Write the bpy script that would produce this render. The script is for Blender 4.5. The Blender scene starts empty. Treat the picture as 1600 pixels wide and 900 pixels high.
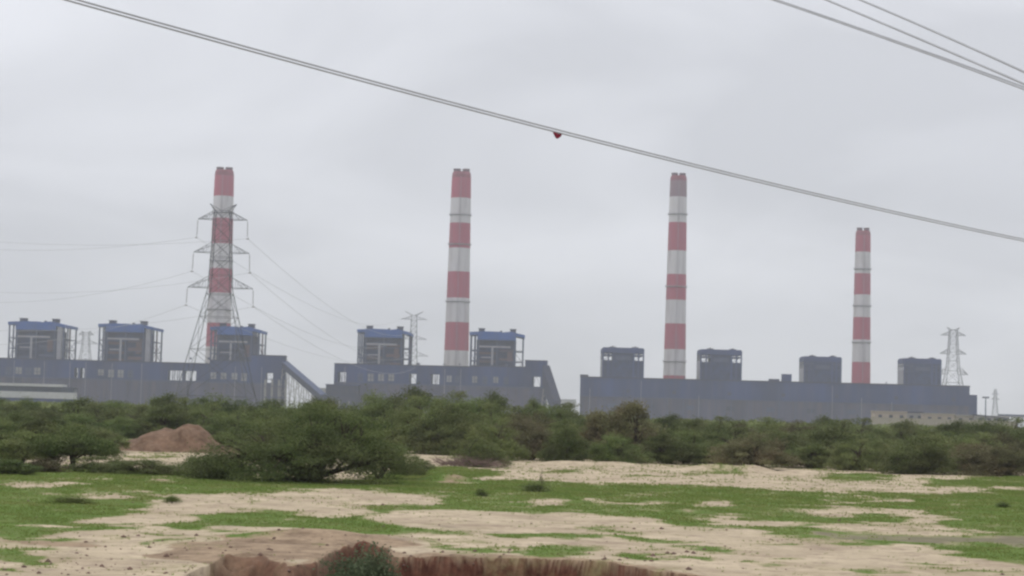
import bpy, math, random
import numpy as np
from mathutils import Vector, Matrix

rad = math.radians
C = bpy.context.scene.collection
scene = bpy.context.scene

# ------------------------------------------------------------------ camera
FPX = 3000.0                 # focal length in pixels of the 1600 px wide photograph
EYE = 4.2
HORIZON = 645.0
ROLL = 0.027
pitch = math.atan((HORIZON - 450.0) / FPX)
cam_data = bpy.data.cameras.new('camera')
cam_data.sensor_width = 36.0
cam_data.lens = 36.0 * FPX / 1600.0
cam_data.clip_start = 0.5
cam_data.clip_end = 30000.0
cam = bpy.data.objects.new('camera', cam_data)
C.objects.link(cam)
CAM_M = Matrix.Translation((0, 0, EYE)) @ Matrix.Rotation(math.pi / 2 + pitch, 4, 'X') @ Matrix.Rotation(ROLL, 4, 'Z')
cam.matrix_world = CAM_M
scene.camera = cam
R3 = CAM_M.to_3x3()
R3I = R3.inverted()

# ------------------------------------------------------------------ world, sun, exposure
SUN_EL, SUN_AZ = rad(58), rad(-120)     # high, from behind the left shoulder
world = bpy.data.worlds.new('World')
scene.world = world
world.use_nodes = True
wt = world.node_tree
wn = wt.nodes
wn.clear()
def wnode(t, **kw):
    n = wn.new(t)
    for k, v in kw.items():
        setattr(n, k, v)
    return n
sky = wnode('ShaderNodeTexSky', sky_type='NISHITA')
sky.sun_disc = False
sky.sun_elevation = SUN_EL
sky.sun_rotation = SUN_AZ
tc = wnode('ShaderNodeTexCoord')
sep = wnode('ShaderNodeSeparateXYZ')
wt.links.new(tc.outputs['Generated'], sep.inputs[0])
addz = wnode('ShaderNodeMath', operation='ADD')
wt.links.new(sep.outputs['Z'], addz.inputs[0]); addz.inputs[1].default_value = 0.30
absz = wnode('ShaderNodeMath', operation='MAXIMUM')
wt.links.new(addz.outputs[0], absz.inputs[0]); absz.inputs[1].default_value = 0.05
dx = wnode('ShaderNodeMath', operation='DIVIDE'); dy = wnode('ShaderNodeMath', operation='DIVIDE')
wt.links.new(sep.outputs['X'], dx.inputs[0]); wt.links.new(absz.outputs[0], dx.inputs[1])
wt.links.new(sep.outputs['Y'], dy.inputs[0]); wt.links.new(absz.outputs[0], dy.inputs[1])
comb = wnode('ShaderNodeCombineXYZ')
wt.links.new(dx.outputs[0], comb.inputs[0]); wt.links.new(dy.outputs[0], comb.inputs[1])
comb.inputs[2].default_value = 3.7
cn = wnode('ShaderNodeTexNoise'); cn.inputs['Scale'].default_value = 2.3
cn.inputs['Detail'].default_value = 4.0; cn.inputs['Roughness'].default_value = 0.45
cn.inputs['Distortion'].default_value = 0.5
wt.links.new(comb.outputs[0], cn.inputs['Vector'])
cr = wnode('ShaderNodeValToRGB')
cr.color_ramp.elements[0].position = 0.34; cr.color_ramp.elements[0].color = (6.0, 6.12, 6.48, 1)
cr.color_ramp.elements[1].position = 0.68; cr.color_ramp.elements[1].color = (7.95, 8.08, 8.5, 1)
wt.links.new(cn.outputs['Fac'], cr.inputs[0])
# overcast: the cloud deck grows brighter towards the zenith
zr = wnode('ShaderNodeMapRange')
wt.links.new(sep.outputs['Z'], zr.inputs[0])
zr.inputs['From Min'].default_value = 0.0; zr.inputs['From Max'].default_value = 1.0
zr.inputs['To Min'].default_value = 0.95; zr.inputs['To Max'].default_value = 1.9
sc_ = wnode('ShaderNodeVectorMath', operation='SCALE')
wt.links.new(cr.outputs[0], sc_.inputs[0]); wt.links.new(zr.outputs[0], sc_.inputs['Scale'])
mx = wnode('ShaderNodeMixRGB'); mx.inputs[0].default_value = 0.94
wt.links.new(sky.outputs[0], mx.inputs[1]); wt.links.new(sc_.outputs[0], mx.inputs[2])
bg = wnode('ShaderNodeBackground'); bg.inputs['Strength'].default_value = 0.1
wt.links.new(mx.outputs[0], bg.inputs['Color'])
wo = wnode('ShaderNodeOutputWorld')
wt.links.new(bg.outputs[0], wo.inputs['Surface'])

sun_data = bpy.data.lights.new('sun', 'SUN')
sun_data.energy = 0.8
sun_data.angle = rad(18)
sun_data.color = (1.0, 0.965, 0.92)
sun = bpy.data.objects.new('sun', sun_data)
C.objects.link(sun)
sd = Vector((math.sin(SUN_AZ) * math.cos(SUN_EL), math.cos(SUN_AZ) * math.cos(SUN_EL), math.sin(SUN_EL)))
sun.rotation_euler = (-sd).to_track_quat('-Z', 'Y').to_euler()
sun.location = (0, 0, 60)

scene.view_settings.view_transform = 'Standard'
scene.view_settings.look = 'None'
scene.view_settings.exposure = 0.0
scene.view_settings.gamma = 1.0
scene.view_settings.use_curve_mapping = False
scene.render.engine = 'CYCLES'
scene.cycles.use_denoising = True
scene.cycles.max_bounces = 5
scene.cycles.diffuse_bounces = 3
scene.cycles.glossy_bounces = 1
scene.cycles.volume_bounces = 1
scene.cycles.pixel_filter_type = 'BLACKMAN_HARRIS'
scene.cycles.filter_width = 2.5

# ------------------------------------------------------------------ photo pixel <-> world helpers
def ray(px, py):
    return R3 @ Vector(((px - 800.0) / FPX, -(py - 450.0) / FPX, -1.0))
def at(px, py, Y):                       # point seen at a pixel, Y metres in front
    d = ray(px, py); t = Y / d.y
    return Vector((d.x * t, Y, EYE + d.z * t))
def gnd(px, py):                         # same, on the ground
    d = ray(px, py); t = -EYE / d.z
    return Vector((d.x * t, d.y * t, 0.0))
def to_px(x, y, z=0.0):                  # vectorised projection
    m = np.array(R3I)
    v = np.stack([x, y, z - EYE + np.zeros_like(x)], -1) @ m.T
    return 800 + FPX * v[..., 0] / -v[..., 2], 450 - FPX * v[..., 1] / -v[..., 2]

# ------------------------------------------------------------------ noise
def _hash(ix, iy, seed):
    h = (ix.astype(np.int64) * 374761393 + iy.astype(np.int64) * 668265263 + seed * 1442695041) & 0xffffffff
    h = ((h ^ (h >> 13)) * 1274126177) & 0xffffffff
    return ((h ^ (h >> 16)) & 0xffffff) / float(0xffffff)
def vnoise(x, y, seed=0):
    ix = np.floor(x); iy = np.floor(y)
    fx = x - ix; fy = y - iy
    fx = fx * fx * (3 - 2 * fx); fy = fy * fy * (3 - 2 * fy)
    a = _hash(ix, iy, seed); b = _hash(ix + 1, iy, seed)
    c = _hash(ix, iy + 1, seed); d = _hash(ix + 1, iy + 1, seed)
    return (a * (1 - fx) + b * fx) * (1 - fy) + (c * (1 - fx) + d * fx) * fy
def fbm(x, y, seed=0, octaves=4):
    s = np.zeros_like(x); amp = 0.5; tot = 0
    for o in range(octaves):
        s += amp * vnoise(x * 2 ** o, y * 2 ** o, seed + o * 17); tot += amp; amp *= 0.5
    return s / tot * 2 - 1               # -1..1
def sstep(a, b, x):
    t = np.clip((x - a) / (b - a), 0, 1)
    return t * t * (3 - 2 * t)

# ------------------------------------------------------------------ materials
def mat(name, col, rough=0.85, var=0.18, scale=0.3, dirt=None, dirt_amt=0.4, bump=0.0, streak=False, metal=0.0, col2=None):
    m = bpy.data.materials.new(name); m.use_nodes = True
    nt = m.node_tree; n = nt.nodes
    b = n['Principled BSDF']
    b.inputs['Roughness'].default_value = rough
    b.inputs['Metallic'].default_value = metal
    b.inputs['Specular IOR Level'].default_value = 0.25
    t = n.new('ShaderNodeTexCoord'); mp = n.new('ShaderNodeMapping')
    mp.inputs['Scale'].default_value = (1, 1, 0.12) if streak else (1, 1, 1)
    nt.links.new(t.outputs['Object'], mp.inputs[0])
    nz = n.new('ShaderNodeTexNoise'); nz.inputs['Scale'].default_value = scale
    nz.inputs['Detail'].default_value = 5
    nt.links.new(mp.outputs[0], nz.inputs['Vector'])
    r = n.new('ShaderNodeValToRGB')
    r.color_ramp.elements[0].position = 0.3; r.color_ramp.elements[1].position = 0.7
    c2 = col2 or tuple(min(1, c * (1 + var)) for c in col)
    r.color_ramp.elements[0].color = (*[c * (1 - var) for c in col], 1)
    r.color_ramp.elements[1].color = (*c2, 1)
    nt.links.new(nz.outputs['Fac'], r.inputs[0])
    out = r.outputs[0]
    if dirt:
        nz2 = n.new('ShaderNodeTexNoise'); nz2.inputs['Scale'].default_value = scale * 3.1
        nz2.inputs['Detail'].default_value = 6; nz2.inputs['Roughness'].default_value = 0.65
        nt.links.new(mp.outputs[0], nz2.inputs['Vector'])
        mr = n.new('ShaderNodeMapRange'); mr.inputs['From Min'].default_value = 0.45; mr.inputs['From Max'].default_value = 0.75
        mr.inputs['To Max'].default_value = dirt_amt
        nt.links.new(nz2.outputs['Fac'], mr.inputs[0])
        mm = n.new('ShaderNodeMixRGB'); nt.links.new(mr.outputs[0], mm.inputs[0])
        nt.links.new(out, mm.inputs[1]); mm.inputs[2].default_value = (*dirt, 1)
        out = mm.outputs[0]
    nt.links.new(out, b.inputs['Base Color'])
    if bump:
        bp = n.new('ShaderNodeBump'); bp.inputs['Strength'].default_value = bump
        nt.links.new(nz.outputs['Fac'], bp.inputs['Height']); nt.links.new(bp.outputs[0], b.inputs['Normal'])
    return m

MAT = {
    'clad_blue': mat('blue_grey_cladding', (0.014, 0.034, 0.120), 0.7, 0.35, 0.05, (0.060, 0.058, 0.095), 0.5, streak=True),
    'core': mat('boiler_steelwork', (0.012, 0.030, 0.090), 0.85, 0.4, 0.12, (0.045, 0.045, 0.075), 0.4),
    'clad_dark': mat('dark_cladding', (0.022, 0.030, 0.065), 0.8, 0.2, 0.08, (0.08, 0.06, 0.05), 0.5),
    'roof_blue': mat('blue_roof_sheet', (0.010, 0.068, 0.27), 0.6, 0.15, 0.06, (0.06, 0.08, 0.12), 0.5),
    'wall_low': mat('dusty_lower_wall', (0.052, 0.055, 0.100), 0.9, 0.3, 0.06, (0.13, 0.09, 0.075), 0.55, streak=True),
    'steel': mat('structural_steel', (0.040, 0.062, 0.125), 0.7, 0.2, 0.2, (0.10, 0.06, 0.05), 0.4),
    'steel_red': mat('primer_steel', (0.095, 0.055, 0.062), 0.8, 0.2, 0.2),
    'duct': mat('pale_duct', (0.24, 0.24, 0.28), 0.6, 0.12, 0.2, (0.2, 0.17, 0.15), 0.4),
    'panel': mat('pale_louvre', (0.20, 0.20, 0.22), 0.7, 0.25, 0.15, (0.16, 0.13, 0.12), 0.5),
    'red': mat('red_chimney_paint', (0.34, 0.058, 0.092), 0.75, 0.12, 0.05, (0.25, 0.10, 0.12), 0.85, streak=True),
    'red_faded': mat('faded_red_paint', (0.21, 0.14, 0.165), 0.8, 0.15, 0.05, (0.25, 0.14, 0.14), 0.6, streak=True),
    'white': mat('white_chimney_paint', (0.52, 0.50, 0.51), 0.8, 0.08, 0.05, (0.30, 0.27, 0.28), 0.85, streak=True),
    'ring': mat('platform_steel', (0.28, 0.27, 0.29), 0.7, 0.2, 0.2),
    'soot': mat('sooted_red_paint', (0.20, 0.055, 0.07), 0.85, 0.3, 0.08, (0.30, 0.07, 0.09), 0.5, streak=True),
    'flue': mat('flue_liner', (0.12, 0.07, 0.08), 0.8, 0.2, 0.2),
    'lattice': mat('galvanised_lattice', (0.13, 0.135, 0.15), 0.55, 0.12, 0.5, metal=0.2),
    'insul': mat('insulator_glaze', (0.22, 0.20, 0.20), 0.4, 0.1, 1.0),
    'wire': mat('weathered_conductor', (0.44, 0.45, 0.47), 0.6, 0.1, 2.0),
    'wire_pale': mat('pale_conductor', (0.42, 0.43, 0.45), 0.6, 0.1, 2.0),
    'rag': mat('dark_red_cloth', (0.22, 0.025, 0.045), 0.95, 0.3, 12.0),
    'white_wall': mat('white_rendered_wall', (0.42, 0.42, 0.43), 0.85, 0.06, 0.1, (0.3, 0.29, 0.27), 0.5),
    'glass': mat('dark_glazing', (0.035, 0.045, 0.07), 0.3, 0.25, 0.15),
    'beige': mat('beige_wall', (0.33, 0.27, 0.22), 0.9, 0.08, 0.1, (0.28, 0.24, 0.2), 0.5),
    'cream': mat('cream_wall', (0.30, 0.265, 0.21), 0.9, 0.1, 0.1),
    'concrete': mat('grey_concrete', (0.26, 0.25, 0.24), 0.9, 0.1, 0.2, (0.18, 0.16, 0.14), 0.5),
    'bark': mat('thorn_bark', (0.060, 0.042, 0.034), 0.95, 0.3, 4.0),
    'twig': mat('dry_twigs', (0.17, 0.12, 0.105), 0.95, 0.3, 4.0),
    'mound': mat('red_earth', (0.15, 0.092, 0.060), 0.95, 0.35, 0.9, (0.30, 0.21, 0.14), 0.6, bump=0.5),
    'clod': mat('dark_clod', (0.15, 0.095, 0.075), 0.95, 0.3, 3.0),
}

def leaf_mat(name, dark, light, accent, acc_amt):
    m = bpy.data.materials.new(name); m.use_nodes = True
    nt = m.node_tree; n = nt.nodes; b = n['Principled BSDF']
    b.inputs['Roughness'].default_value = 0.75
    b.inputs['Specular IOR Level'].default_value = 0.15
    a = n.new('ShaderNodeAttribute'); a.attribute_name = 'tint'
    r = n.new('ShaderNodeValToRGB')
    r.color_ramp.elements[0].color = (*dark, 1); r.color_ramp.elements[1].color = (*light, 1)
    nt.links.new(a.outputs['Fac'], r.inputs[0])
    # every copy leans a little towards olive or brown
    oi = n.new('ShaderNodeObjectInfo')
    t = n.new('ShaderNodeTexCoord'); nz = n.new('ShaderNodeTexNoise')
    nz.inputs['Scale'].default_value = 0.45; nz.inputs['Detail'].default_value = 2
    nt.links.new(t.outputs['Object'], nz.inputs['Vector'])
    mr = n.new('ShaderNodeMapRange'); mr.inputs['From Min'].default_value = 0.42; mr.inputs['From Max'].default_value = 0.68
    mr.inputs['To Max'].default_value = acc_amt
    nt.links.new(nz.outputs['Fac'], mr.inputs[0])
    mu = n.new('ShaderNodeMath'); mu.operation = 'MULTIPLY_ADD'
    nt.links.new(oi.outputs['Random'], mu.inputs[0]); mu.inputs[1].default_value = acc_amt * 0.5
    nt.links.new(mr.outputs[0], mu.inputs[2])
    mm = n.new('ShaderNodeMixRGB'); nt.links.new(mu.outputs[0], mm.inputs[0])
    nt.links.new(r.outputs[0], mm.inputs[1]); mm.inputs[2].default_value = (*accent, 1)
    vr = n.new('ShaderNodeMapRange'); vr.inputs['To Min'].default_value = 0.72; vr.inputs['To Max'].default_value = 1.32
    m13 = n.new('ShaderNodeMath'); m13.operation = 'MULTIPLY'; m13.inputs[1].default_value = 13.7
    fr = n.new('ShaderNodeMath'); fr.operation = 'FRACT'
    nt.links.new(oi.outputs['Random'], m13.inputs[0]); nt.links.new(m13.outputs[0], fr.inputs[0]); nt.links.new(fr.outputs[0], vr.inputs[0])
    sv = n.new('ShaderNodeVectorMath'); sv.operation = 'SCALE'
    nt.links.new(mm.outputs[0], sv.inputs[0]); nt.links.new(vr.outputs[0], sv.inputs['Scale'])
    nt.links.new(sv.outputs[0], b.inputs['Base Color'])
    tr = n.new('ShaderNodeBsdfTranslucent'); nt.links.new(sv.outputs[0], tr.inputs['Color'])
    ms = n.new('ShaderNodeMixShader'); ms.inputs[0].default_value = 0.35
    nt.links.new(b.outputs[0], ms.inputs[1]); nt.links.new(tr.outputs[0], ms.inputs[2])
    nt.links.new(ms.outputs[0], n['Material Output'].inputs['Surface'])
    return m
LEAF = {
    'green': leaf_mat('thorn_leaves', (0.082, 0.114, 0.036), (0.190, 0.230, 0.080), (0.165, 0.150, 0.080), 0.4),
    'deep': leaf_mat('deep_leaves', (0.070, 0.108, 0.032), (0.178, 0.226, 0.074), (0.150, 0.145, 0.075), 0.38),
    'brown': leaf_mat('olive_brown_leaves', (0.095, 0.098, 0.048), (0.180, 0.185, 0.088), (0.16, 0.115, 0.075), 0.55),
    'grey': leaf_mat('grey_green_leaves', (0.085, 0.125, 0.060), (0.19, 0.235, 0.13), (0.15, 0.15, 0.09), 0.4),
    'grass': leaf_mat('grass_blades', (0.102, 0.168, 0.032), (0.162, 0.230, 0.054), (0.22, 0.22, 0.08), 0.6),
}

# ------------------------------------------------------------------ mesh builder
class MB:
    def __init__(s): s.v = []; s.f = []; s.m = []
    def face(s, pts, mi=0):
        k = len(s.v); s.v += [tuple(p) for p in pts]; s.f.append(tuple(range(k, k + len(pts)))); s.m.append(mi)
    def box(s, x0, x1, y0, y1, z0, z1, mi=0):
        k = len(s.v)
        s.v += [(x0, y0, z0), (x1, y0, z0), (x1, y1, z0), (x0, y1, z0), (x0, y0, z1), (x1, y0, z1), (x1, y1, z1), (x0, y1, z1)]
        for f in ((0, 3, 2, 1), (4, 5, 6, 7), (0, 1, 5, 4), (1, 2, 6, 5), (2, 3, 7, 6), (3, 0, 4, 7)):
            s.f.append(tuple(k + i for i in f)); s.m.append(mi)
        return s
    def bar(s, p, q, r, n=4, r2=None, mi=0):
        p = Vector(p); q = Vector(q); d = (q - p)
        if d.length < 1e-6: return s
        d.normalize()
        u = d.cross(Vector((0, 0, 1)) if abs(d.z) < 0.95 else Vector((1, 0, 0))).normalized(); w = d.cross(u)
        k = len(s.v); r2 = r if r2 is None else r2
        for (c, rr) in ((p, r), (q, r2)):
            for i in range(n):
                a = 2 * math.pi * (i + 0.5) / n
                s.v.append(tuple(c + u * math.cos(a) * rr + w * math.sin(a) * rr))
        for i in range(n):
            j = (i + 1) % n
            s.f.append((k + i, k + j, k + n + j, k + n + i)); s.m.append(mi)
        s.f.append(tuple(k + i for i in range(n - 1, -1, -1))); s.m.append(mi)
        s.f.append(tuple(k + n + i for i in range(n))); s.m.append(mi)
        return s
    def path(s, pts, r0, r1, n=6):
        k = len(s.v); L = len(pts); pts = [Vector(p) for p in pts]
        for i, p in enumerate(pts):
            d = (pts[min(i + 1, L - 1)] - pts[max(i - 1, 0)]).normalized()
            u = d.cross(Vector((0, 0, 1)) if abs(d.z) < 0.9 else Vector((1, 0, 0))).normalized(); w = d.cross(u)
            r = r0 + (r1 - r0) * i / (L - 1)
            for j in range(n):
                a = 2 * math.pi * j / n
                s.v.append(tuple(p + u * math.cos(a) * r + w * math.sin(a) * r))
        for i in range(L - 1):
            for j in range(n):
                j2 = (j + 1) % n
                s.f.append((k + i * n + j, k + i * n + j2, k + (i + 1) * n + j2, k + (i + 1) * n + j)); s.m.append(0)
        s.f.append(tuple(k + i for i in range(n - 1, -1, -1))); s.m.append(0)
        s.f.append(tuple(k + (L - 1) * n + i for i in range(n))); s.m.append(0)
        return s
    def lathe(s, prof, n=32, cx=0, cy=0, mats=None, cap=True):
        k = len(s.v)
        for r, z in prof:
            for i in range(n):
                a = 2 * math.pi * i / n
                s.v.append((cx + r * math.cos(a), cy + r * math.sin(a), z))
        for j in range(len(prof) - 1):
            for i in range(n):
                i2 = (i + 1) % n
                s.f.append((k + j * n + i, k + j * n + i2, k + (j + 1) * n + i2, k + (j + 1) * n + i))
                s.m.append(mats[j] if mats else 0)
        if cap:
            s.f.append(tuple(k + (len(prof) - 1) * n + i for i in range(n))); s.m.append(mats[-1] if mats else 0)
        return s
    def build(s, name, mats, parent=None, smooth=False):
        me = bpy.data.meshes.new(name); me.from_pydata(s.v, [], s.f)
        for m in (mats if isinstance(mats, (list, tuple)) else [mats]): me.materials.append(m)
        me.polygons.foreach_set('material_index', s.m)
        if smooth: me.polygons.foreach_set('use_smooth', [True] * len(s.f))
        me.update()
        o = bpy.data.objects.new(name, me); C.objects.link(o)
        if parent: o.parent = parent
        return o

def tag(o, label=None, cat=None, group=None, kind=None):
    if label: o['label'] = label
    if cat: o['category'] = cat
    if group: o['group'] = group
    if kind: o['kind'] = kind
    return o
def empty(name, loc=(0, 0, 0), rz=0.0):
    o = bpy.data.objects.new(name, None); C.objects.link(o)
    o.location = loc; o.rotation_euler = (0, 0, rz); o.empty_display_size = 0.5
    return o
def copy_tree(o, parent=None):
    c = o.copy(); C.objects.link(c)
    if parent: c.parent = parent
    for ch in list(o.children): copy_tree(ch, c)
    return c

class Face:
    """a vertical plane of a building: local u along it, y behind it, z up"""
    def __init__(s, pxl, DL, pxr, DR, py):
        a = at(pxl, py, DL); b = at(pxr, py, DR)
        s.A = Vector((a.x, a.y, 0)); e = Vector((b.x - a.x, b.y - a.y, 0))
        s.W = e.length; s.e = e.normalized(); s.n = Vector((-s.e.y, s.e.x, 0)); s.rz = math.atan2(s.e.y, s.e.x)
    def uz(s, px, py, back=0.0):
        d = ray(px, py); c = Vector((0, 0, EYE))
        t = ((s.A - c).dot(s.n) + back) / d.dot(s.n)
        p = c + d * t
        return (p - s.A).dot(s.e), p.z
    def u(s, px, py=600, back=0.0): return s.uz(px, py, back)[0]
    def z(s, px, py, back=0.0): return s.uz(px, py, back)[1]

# ================================================================== GROUND
# painted zones given as outlines in the photograph, carried to the ground plane
GX0, GX1, GY0, GY1 = -100, 1700, 690, 960
NX, NY = 901, 271
gx, gy = np.meshgrid(np.linspace(GX0, GX1, NX), np.linspace(GY0, GY1, NY))
def inpoly(poly):
    r = np.zeros(gx.shape, bool); n = len(poly)
    for i in range(n):
        x1, y1 = poly[i]; x2, y2 = poly[(i + 1) % n]
        if y1 == y2: continue
        c = (y1 > gy) != (y2 > gy)
        r ^= c & (gx < (x2 - x1) * (gy - y1) / (y2 - y1) + x1)
    return r
def inell(cx, cy, rx, ry): return ((gx - cx) / rx) ** 2 + ((gy - cy) / ry) ** 2 < 1
grass = np.zeros(gx.shape)
grass[gy < 702] = 1.2
grass[inpoly([(-100, 735), (120, 731), (340, 742), (560, 750), (640, 733), (700, 727), (790, 735), (830, 752), (1000, 757), (1180, 764), (1330, 768),
    (1440, 758), (1700, 738), (1700, 900), (1600, 884), (1540, 874), (1480, 862), (1420, 850), (1330, 851), (1240, 845), (1150, 826), (1060, 820), (1000, 812), (880, 805),
    (760, 797), (640, 798), (560, 808), (640, 822), (700, 830), (640, 838), (540, 830), (480, 822), (400, 826), (300, 829), (270, 815), (330, 800),
    (300, 792), (240, 806), (230, 826), (150, 832), (60, 838), (-100, 841)])] = 1
for s in ([(240, 776), (330, 770), (460, 767), (600, 769), (690, 777), (690, 790), (600, 793), (560, 806), (500, 809), (430, 797), (330, 800), (240, 814), (118, 813), (170, 806), (240, 797)],
          [(160, 703), (240, 701), (345, 707), (345, 721), (280, 724), (180, 718)],
          [(600, 703), (700, 706), (700, 728), (640, 733), (600, 725)],
          [(790, 716), (900, 719), (1050, 723), (1200, 732), (1350, 737), (1460, 748), (1560, 769), (1480, 773), (1340, 768), (1180, 763), (1000, 757), (880, 754), (800, 747), (690, 755), (690, 748), (780, 742)],
          [(1080, 808), (1130, 806), (1180, 813), (1290, 818), (1230, 822), (1140, 820)],
          [(1180, 797), (1260, 796), (1350, 794), (1440, 800), (1490, 812), (1465, 820), (1550, 829), (1500, 835), (1400, 833), (1290, 829), (1275, 817), (1400, 816), (1420, 810), (1300, 805)]):
    grass[inpoly(s)] = 0
for e in ((155, 778, 34, 6), (60, 757, 75, 3.5), (248, 750, 15, 4), (229, 770, 12, 2.5), (65, 825, 32, 3.5), (195, 820, 45, 3), (850, 785, 32, 6), (925, 782, 26, 3.5),
          (1113, 790, 27, 5), (1385, 783, 32, 5), (1300, 786, 24, 3), (560, 768, 60, 3), (640, 778, 60, 3), (25, 706, 30, 6), (1590, 762, 40, 2.5), (1440, 745, 20, 2), (1500, 788, 12, 2)):
    grass[inell(*e)] = 0
for e in ((900, 840, 130, 6), (1030, 844, 50, 3), (960, 829, 60, 2.5), (667, 850, 26, 5), (740, 857, 60, 3.5), (870, 860, 70, 5.5), (1010, 870, 48, 5), (1092, 875, 26, 4.5), (670, 834, 70, 4),
          (1182, 888, 22, 3), (1106, 860, 38, 3), (1210, 850, 30, 4), (1245, 871, 22, 2), (1445, 878, 46, 4), (1550, 895, 60, 4), (1440, 888, 40, 2), (15, 868, 38, 8), (70, 842, 60, 3),
          (255, 840, 25, 2), (232, 850, 16, 2.5), (75, 880, 30, 4), (470, 846, 18, 3), (410, 843, 30, 4), (1130, 738, 60, 2), (1340, 747, 60, 4), (1480, 755, 50, 4),
          (1000, 742, 40, 2), (640, 789, 50, 2.5), (740, 771, 60, 2), (1370, 806, 60, 2.5), (880, 736, 30, 2), (1560, 750, 60, 4), (1380, 893, 30, 2), (250, 712, 14, 2.5)):
    grass[inell(*e)] = 0.9
# worn, half bare strips
thin = np.zeros(gx.shape)
for e in ((980, 787, 60, 4), (1250, 840, 70, 5), (1330, 858, 60, 5), (640, 771, 60, 3), (250, 728, 90, 6), (1320, 776, 60, 4), (1010, 772, 60, 3)):
    thin[inell(*e)] = 1
red = np.zeros(gx.shape)
for e in ((470, 845, 130, 8), (430, 868, 190, 18), (70, 850, 90, 5), (700, 752, 26, 5), (250, 750, 15, 4), (560, 850, 70, 20), (270, 700, 90, 8)):
    red[inell(*e)] = 1
mud = np.zeros(gx.shape)
mud[inpoly([(1260, 832), (1400, 835), (1700, 842), (1700, 862), (1560, 852), (1430, 844), (1300, 839)])] = 1
for e in ((30, 897, 30, 4), (140, 896, 40, 4), (690, 822, 60, 3), (1100, 852, 40, 3)): mud[inell(*e)] = 0.6
def blur(a, kx, ky):
    for k, ax in ((kx, 1), (ky, 0)):
        c = np.zeros_like(a)
        for i in range(-k, k + 1): c += np.roll(a, i, ax)
        a = c / (2 * k + 1)
    return a
grass = blur(grass, 7, 2); thin = blur(thin, 6, 2); red = blur(red, 8, 3); mud = blur(mud, 6, 2)
def sample(a, px, py):
    fx = np.clip((px - GX0) / (GX1 - GX0) * (NX - 1), 0, NX - 1.001); fy = np.clip((py - GY0) / (GY1 - GY0) * (NY - 1), 0, NY - 1.001)
    ix = fx.astype(int); iy = fy.astype(int); fx -= ix; fy -= iy
    return (a[iy, ix] * (1 - fx) + a[iy, ix + 1] * fx) * (1 - fy) + (a[iy + 1, ix] * (1 - fx) + a[iy + 1, ix + 1] * fx) * fy
def zones(x, y):
    """grass, red soil and mud share at ground points (world metres)"""
    yy = np.maximum(y, 30.0)
    px, py = to_px(x, yy)
    k = yy / 60.0
    wx = fbm(x * 0.5, y * 0.5, 3, 4) * 1.3; wy = fbm(x * 0.35, y * 0.3, 9, 5) * 4.2
    qx, qy = to_px(x + wx, np.maximum(yy + wy, 30))
    g = sample(grass, qx, qy); t = sample(thin, qx, qy)
    g = g - 0.55 * t * g
    # beyond the mapped strip the same patchy cover carries on
    out = np.clip(np.maximum(-60 - qx, qx - 1650) / 60, 0, 1) * (y < 235)
    out = np.maximum(out, (y < 40) * 1.0)
    g = g * (1 - out) + out * np.clip(0.5 + 1.5 * fbm(x * 0.08, y * 0.22, 37, 4), 0, 1)
    g = g + fbm(x * 1.1, y * 0.6, 31, 5) * 0.5 + fbm(x * 0.3, y * 0.22, 33, 4) * 0.42
    r_ = sample(red, qx, qy); m_ = sample(mud, qx, qy)
    return g, r_, m_
# the pit edge at the foot of the picture
EDGE = [(120, 985), (200, 925), (245, 890), (275, 872), (330, 863), (420, 866), (455, 880), (500, 874), (530, 856), (572, 846), (602, 852), (614, 867), (700, 868), (800, 870), (900, 874), (960, 880), (1020, 888), (1080, 898), (1160, 915), (1300, 955)]
EG = [gnd(*p) for p in EDGE]
EGX = np.array([p.x for p in EG]); EGY = np.array([p.y for p in EG])
MC = gnd(500, 842)
steep_x0, steep_x1 = gnd(570, 860).x, gnd(612, 866).x
pit_x0, pit_x1 = gnd(215, 885).x, gnd(400, 880).x
def height(x, y):
    z = 0.10 * fbm(x * 0.10, y * 0.10, 51, 3) + 0.035 * fbm(x * 0.9, y * 0.9, 61, 4) * sstep(400, 120, y)
    # low spoil hummocks along the thicket's edge
    for (px, py, h, r) in ((1130, 736, .45, 1.6), (1178, 737, .5, 1.5), (1095, 735, .3, 1.5), (1250, 741, .35, 2.0), (960, 728, .3, 2.5), (880, 726, .3, 2.2), (690, 750, .35, 1.2), (720, 751, .2, 1.2), (1450, 753, .3, 1.5), (1350, 746, .25, 2)):
        p = gnd(px, py); z += h * np.exp(-(((x - p.x) / r) ** 2 + ((y - p.y) / (r * .9)) ** 2))
    z += 0.30 * np.exp(-(((x - MC.x) / 2.2) ** 2 + ((y - MC.y) / 1.5) ** 2))
    ey = np.interp(x, EGX, EGY, left=0, right=0)
    ey = ey - 0.8 + 0.55 * fbm(x * 0.9, y * 0.5, 71, 4) + 0.30 * fbm(x * 2.2, y * 1.1, 73, 4)
    s = ey - y
    st = sstep(steep_x0, steep_x1, x)
    wdt = 2.5 * (1 - st) + 0.75 * st
    t = np.clip(s / wdt, 0, 1)
    prof = (1 - st) * (t * t * (3 - 2 * t)) + st * t ** 0.6
    dep = 1.35 * (1 - st) * sstep(pit_x0, pit_x1, x) + 1.9 * st
    lump = fbm(x * 2.2, y * 2.2, 81, 4)
    z = z - prof * dep + lump * 0.34 * (1 - st) * np.clip(s + .3, 0, 1) * (s > -.3) + (0.30 * fbm(x * 1.6, y * 2.0, 83, 4) + 0.35 * fbm(x * 2.5, y * 9.0, 87, 4)) * st * np.clip(s * 4, 0, 1)
    z = z + 0.10 * np.exp(-((s + 0.4) / 0.5) ** 2) * (ey > 1) * fbm(x * 1.5, y * 1.5, 85, 3)
    return z, s

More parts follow.
